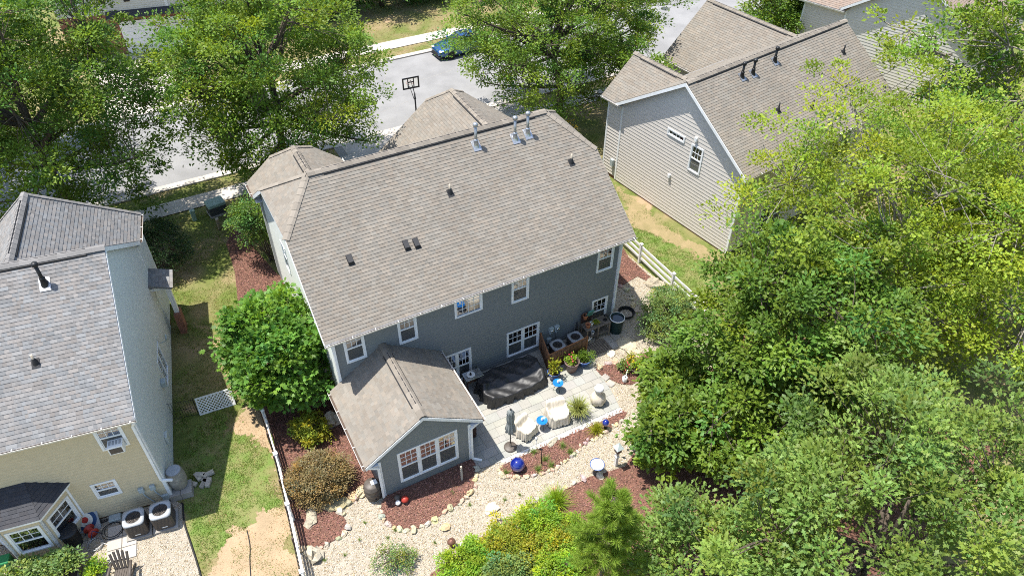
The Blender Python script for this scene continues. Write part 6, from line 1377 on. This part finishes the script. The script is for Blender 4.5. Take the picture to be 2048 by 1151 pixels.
# ---- utility boxes on the front strip
q = (-1.64, 17.90); t = thing('transformer_box', 'pale green transformer box on the lawn near the sidewalk', 'utility box', (*q, 0), R(8)); MB().cbox(-.52, .52, -.40, .40, 0, .10, .01).build('pad', 'concrete_dark', t); MB().cbox(-.48, .48, -.36, .36, .10, .62, .02).build('cabinet', 'utility_dark', t); MB().cbox(-.50, .50, -.38, .42, .622, .78, .04).build('hood', 'utility_green', t)
q = (-2.94, 17.78); t = thing('cable_pedestal', 'small teal cable pedestal left of the transformer box', 'utility box', (*q, 0), R(6)); MB().cbox(-.12, .12, -.10, .10, 0, .62, .02).build('body', 'utility_green', t); MB().cbox(-.14, .14, -.12, .12, .622, .70, .03).build('cap', 'utility_green', t)
o = MB().lathe([(.09, 0), (.09, .68), (.10, .69), (.095, .73), (.01, .74)], 14).build('pipe_marker', 'twist_post', None, True); o.location = (*(-1.88, 16.28), 0); tag(o, 'pale upright pipe marker in front of the transformer box', 'pipe')

# ---- basketball hoop at the kerb
bh = thing('basketball_hoop', 'black basketball hoop with clear backboard beside the street', 'basketball hoop', (11.98, 20.9, 0), R(-4))
MB().cbox(-.45, .45, -.35, .55, 0, .18, .05).build('base', 'black_plastic', bh); MB().tube([(0, 0, .15), (0, 0, 2.75)], .05, 10).build('pole', 'black_metal', bh, True)
b = MB(); b.tube([(-.06, 0, 2.35), (-.10, .62, 2.95)], .022, 6); b.tube([(.06, 0, 2.35), (.10, .62, 2.95)], .022, 6); b.tube([(0, 0, 2.72), (0, .62, 3.35)], .022, 6); b.build('bracket_arm', 'black_metal', bh, True)
fm = MB(); x, z0, z1 = .56, 2.78, 3.56
fm.box(-x, x, .62, .67, z0, z0+.09); fm.box(-x, x, .62, .67, z1-.09, z1); fm.box(-x, -x+.09, .621, .669, z0+.09, z1-.09); fm.box(x-.09, x, .621, .669, z0+.09, z1-.09)
fm.box(-.22, -.16, .625, .665, z0+.09, z1-.09); fm.box(.16, .22, .625, .665, z0+.09, z1-.09); fm.box(-.16, .16, .625, .665, 3.20, 3.26); fm.build('backboard_frame', 'black_metal', bh)
b = MB(); b.face([(-x+.09, .645, z0+.09), (x-.09, .645, z0+.09), (x-.09, .645, z1-.09), (-x+.09, .645, z1-.09)]); b.build('backboard_pane', 'glass', bh)
MB().tube([(.23*math.cos(a*.2618), .94+.23*math.sin(a*.2618), 3.05) for a in range(25)], .012, 6, False).build('rim', 'red_plastic', bh, True)
b = MB()
for k in range(10): a = k*.628; b.tube([(.23*math.cos(a), .94+.23*math.sin(a), 3.05), (.15*math.cos(a+.4), .94+.15*math.sin(a+.4), 2.8), (.12*math.cos(a), .94+.12*math.sin(a), 2.65)], .006, 4, False)
b.build('net', 'white_plastic', bh)

# ---- parked car
car = thing('parked_car', 'dark blue coupe parked at the far kerb under the oak', 'car', (19.75, 30.55, 0), R(184))
ST_ = [(-2.22, .60, .42, .70, .70), (-2.12, .80, .28, .82, .82), (-1.75, .90, .22, .92, .95), (-1.2, .92, .20, .96, 1.00), (-.6, .92, .20, .97, 1.0), (.0, .92, .20, .96, .99), (.6, .92, .20, .94, .97), (1.1, .91, .20, .90, .93), (1.7, .89, .22, .82, .85), (2.1, .80, .26, .72, .74), (2.3, .62, .34, .62, .63)]
b = MB(); n = 14
for (x, w, zb, zs, zt) in ST_:
    b.av([(x, -w*.85, zb), (x, -w, zb+.12), (x, -w*1.01, (zb+zs)/2), (x, -w*.97, zs-.05), (x, -w*.86, zs+.01), (x, -w*.45, zt), (x, 0, zt+.015), (x, w*.45, zt), (x, w*.86, zs+.01), (x, w*.97, zs-.05), (x, w*1.01, (zb+zs)/2), (x, w, zb+.12), (x, w*.85, zb), (x, 0, zb-.02)])
for j in range(len(ST_)-1):
    for i in range(n): q = (i+1) % n; b.f.append((j*n+i, j*n+q, (j+1)*n+q, (j+1)*n+i))
b.f.append(tuple(range(n-1, -1, -1))); b.f.append(tuple((len(ST_)-1)*n+i for i in range(n)))
b.build('body', 'car_blue', car, True)
CB = [(-1.75, .72, .94), (-1.05, .62, 1.33), (-.35, .60, 1.40), (.15, .62, 1.37), (.95, .74, .94)]
b = MB(); b.av([(x, s_*w, z) for (x, w, z) in CB for s_ in (-1, 1)])
for j in range(1, 3): b.f.append((2*j, 2*j+1, 2*j+3, 2*j+2))
b.build('roof_panel', 'car_blue', car, True)
b = MB(); b.face([(.95, -.70, .955), (.95, .70, .955), (.15, .60, 1.375), (.15, -.60, 1.375)]); b.build('windscreen', 'car_glass', car); b = MB(); b.face([(-1.75, .68, .965), (-1.75, -.68, .965), (-1.05, -.58, 1.335), (-1.05, .58, 1.335)]); b.build('rear_window', 'car_glass', car)
for s_ in (-1, 1):
    b = MB(); b.face([(-1.75, s_*.74, .93), (-1.05, s_*.63, 1.325), (-.35, s_*.61, 1.39), (.15, s_*.63, 1.365), (.98, s_*.78, .93)]); b.build('side_window', 'car_glass', car)
    b = MB(); b.tube([(.95, s_*.72, .95), (.15, s_*.62, 1.38), (-.35, s_*.60, 1.41), (-1.05, s_*.62, 1.34), (-1.75, s_*.73, .95)], .035, 6); b.build('pillar', 'car_blue', car, True)
    MB().ball((.72, s_*.98, 1.0), (.11, .10, .07), 10, 7).build('mirror', 'car_blue', car, True); b = MB(); b.M = Matrix.Translation((2.10, s_*.58, .68)) @ Matrix.Rotation(R(-18*s_), 4, 'Z'); b.ball((0, 0, 0), (.16, .20, .06), 10, 7); b.build('headlight', 'white_plastic', car, True); MB().ball((-2.12, s_*.6, .76), (.07, .18, .06), 10, 6).build('tail_light', 'red_plastic', car, True)
    for x in (-1.35, 1.38):
        q = MB(); q.lathe([(.20, -.11), (.32, -.11), (.34, -.06), (.34, .06), (.32, .11), (.20, .11)], 22); o = q.build('tyre', 'rubber', car, True); o.matrix_local = Matrix.Translation((x, s_*.82, .34)) @ Matrix.Rotation(R(90), 4, 'X'); q = MB(); q.lathe([(.21, -.09), (.21, .09), (.05, .07), (.01, .07)], 18); q.build('rim', 'rim_metal', o, True)
MB().cbox(2.20, 2.31, -.45, .45, .36, .58, .03).build('grille', 'black_plastic', car); MB().cbox(2.05, 2.33, -.75, .75, .20, .30, .03).build('bumper_lip', 'black_plastic', car)
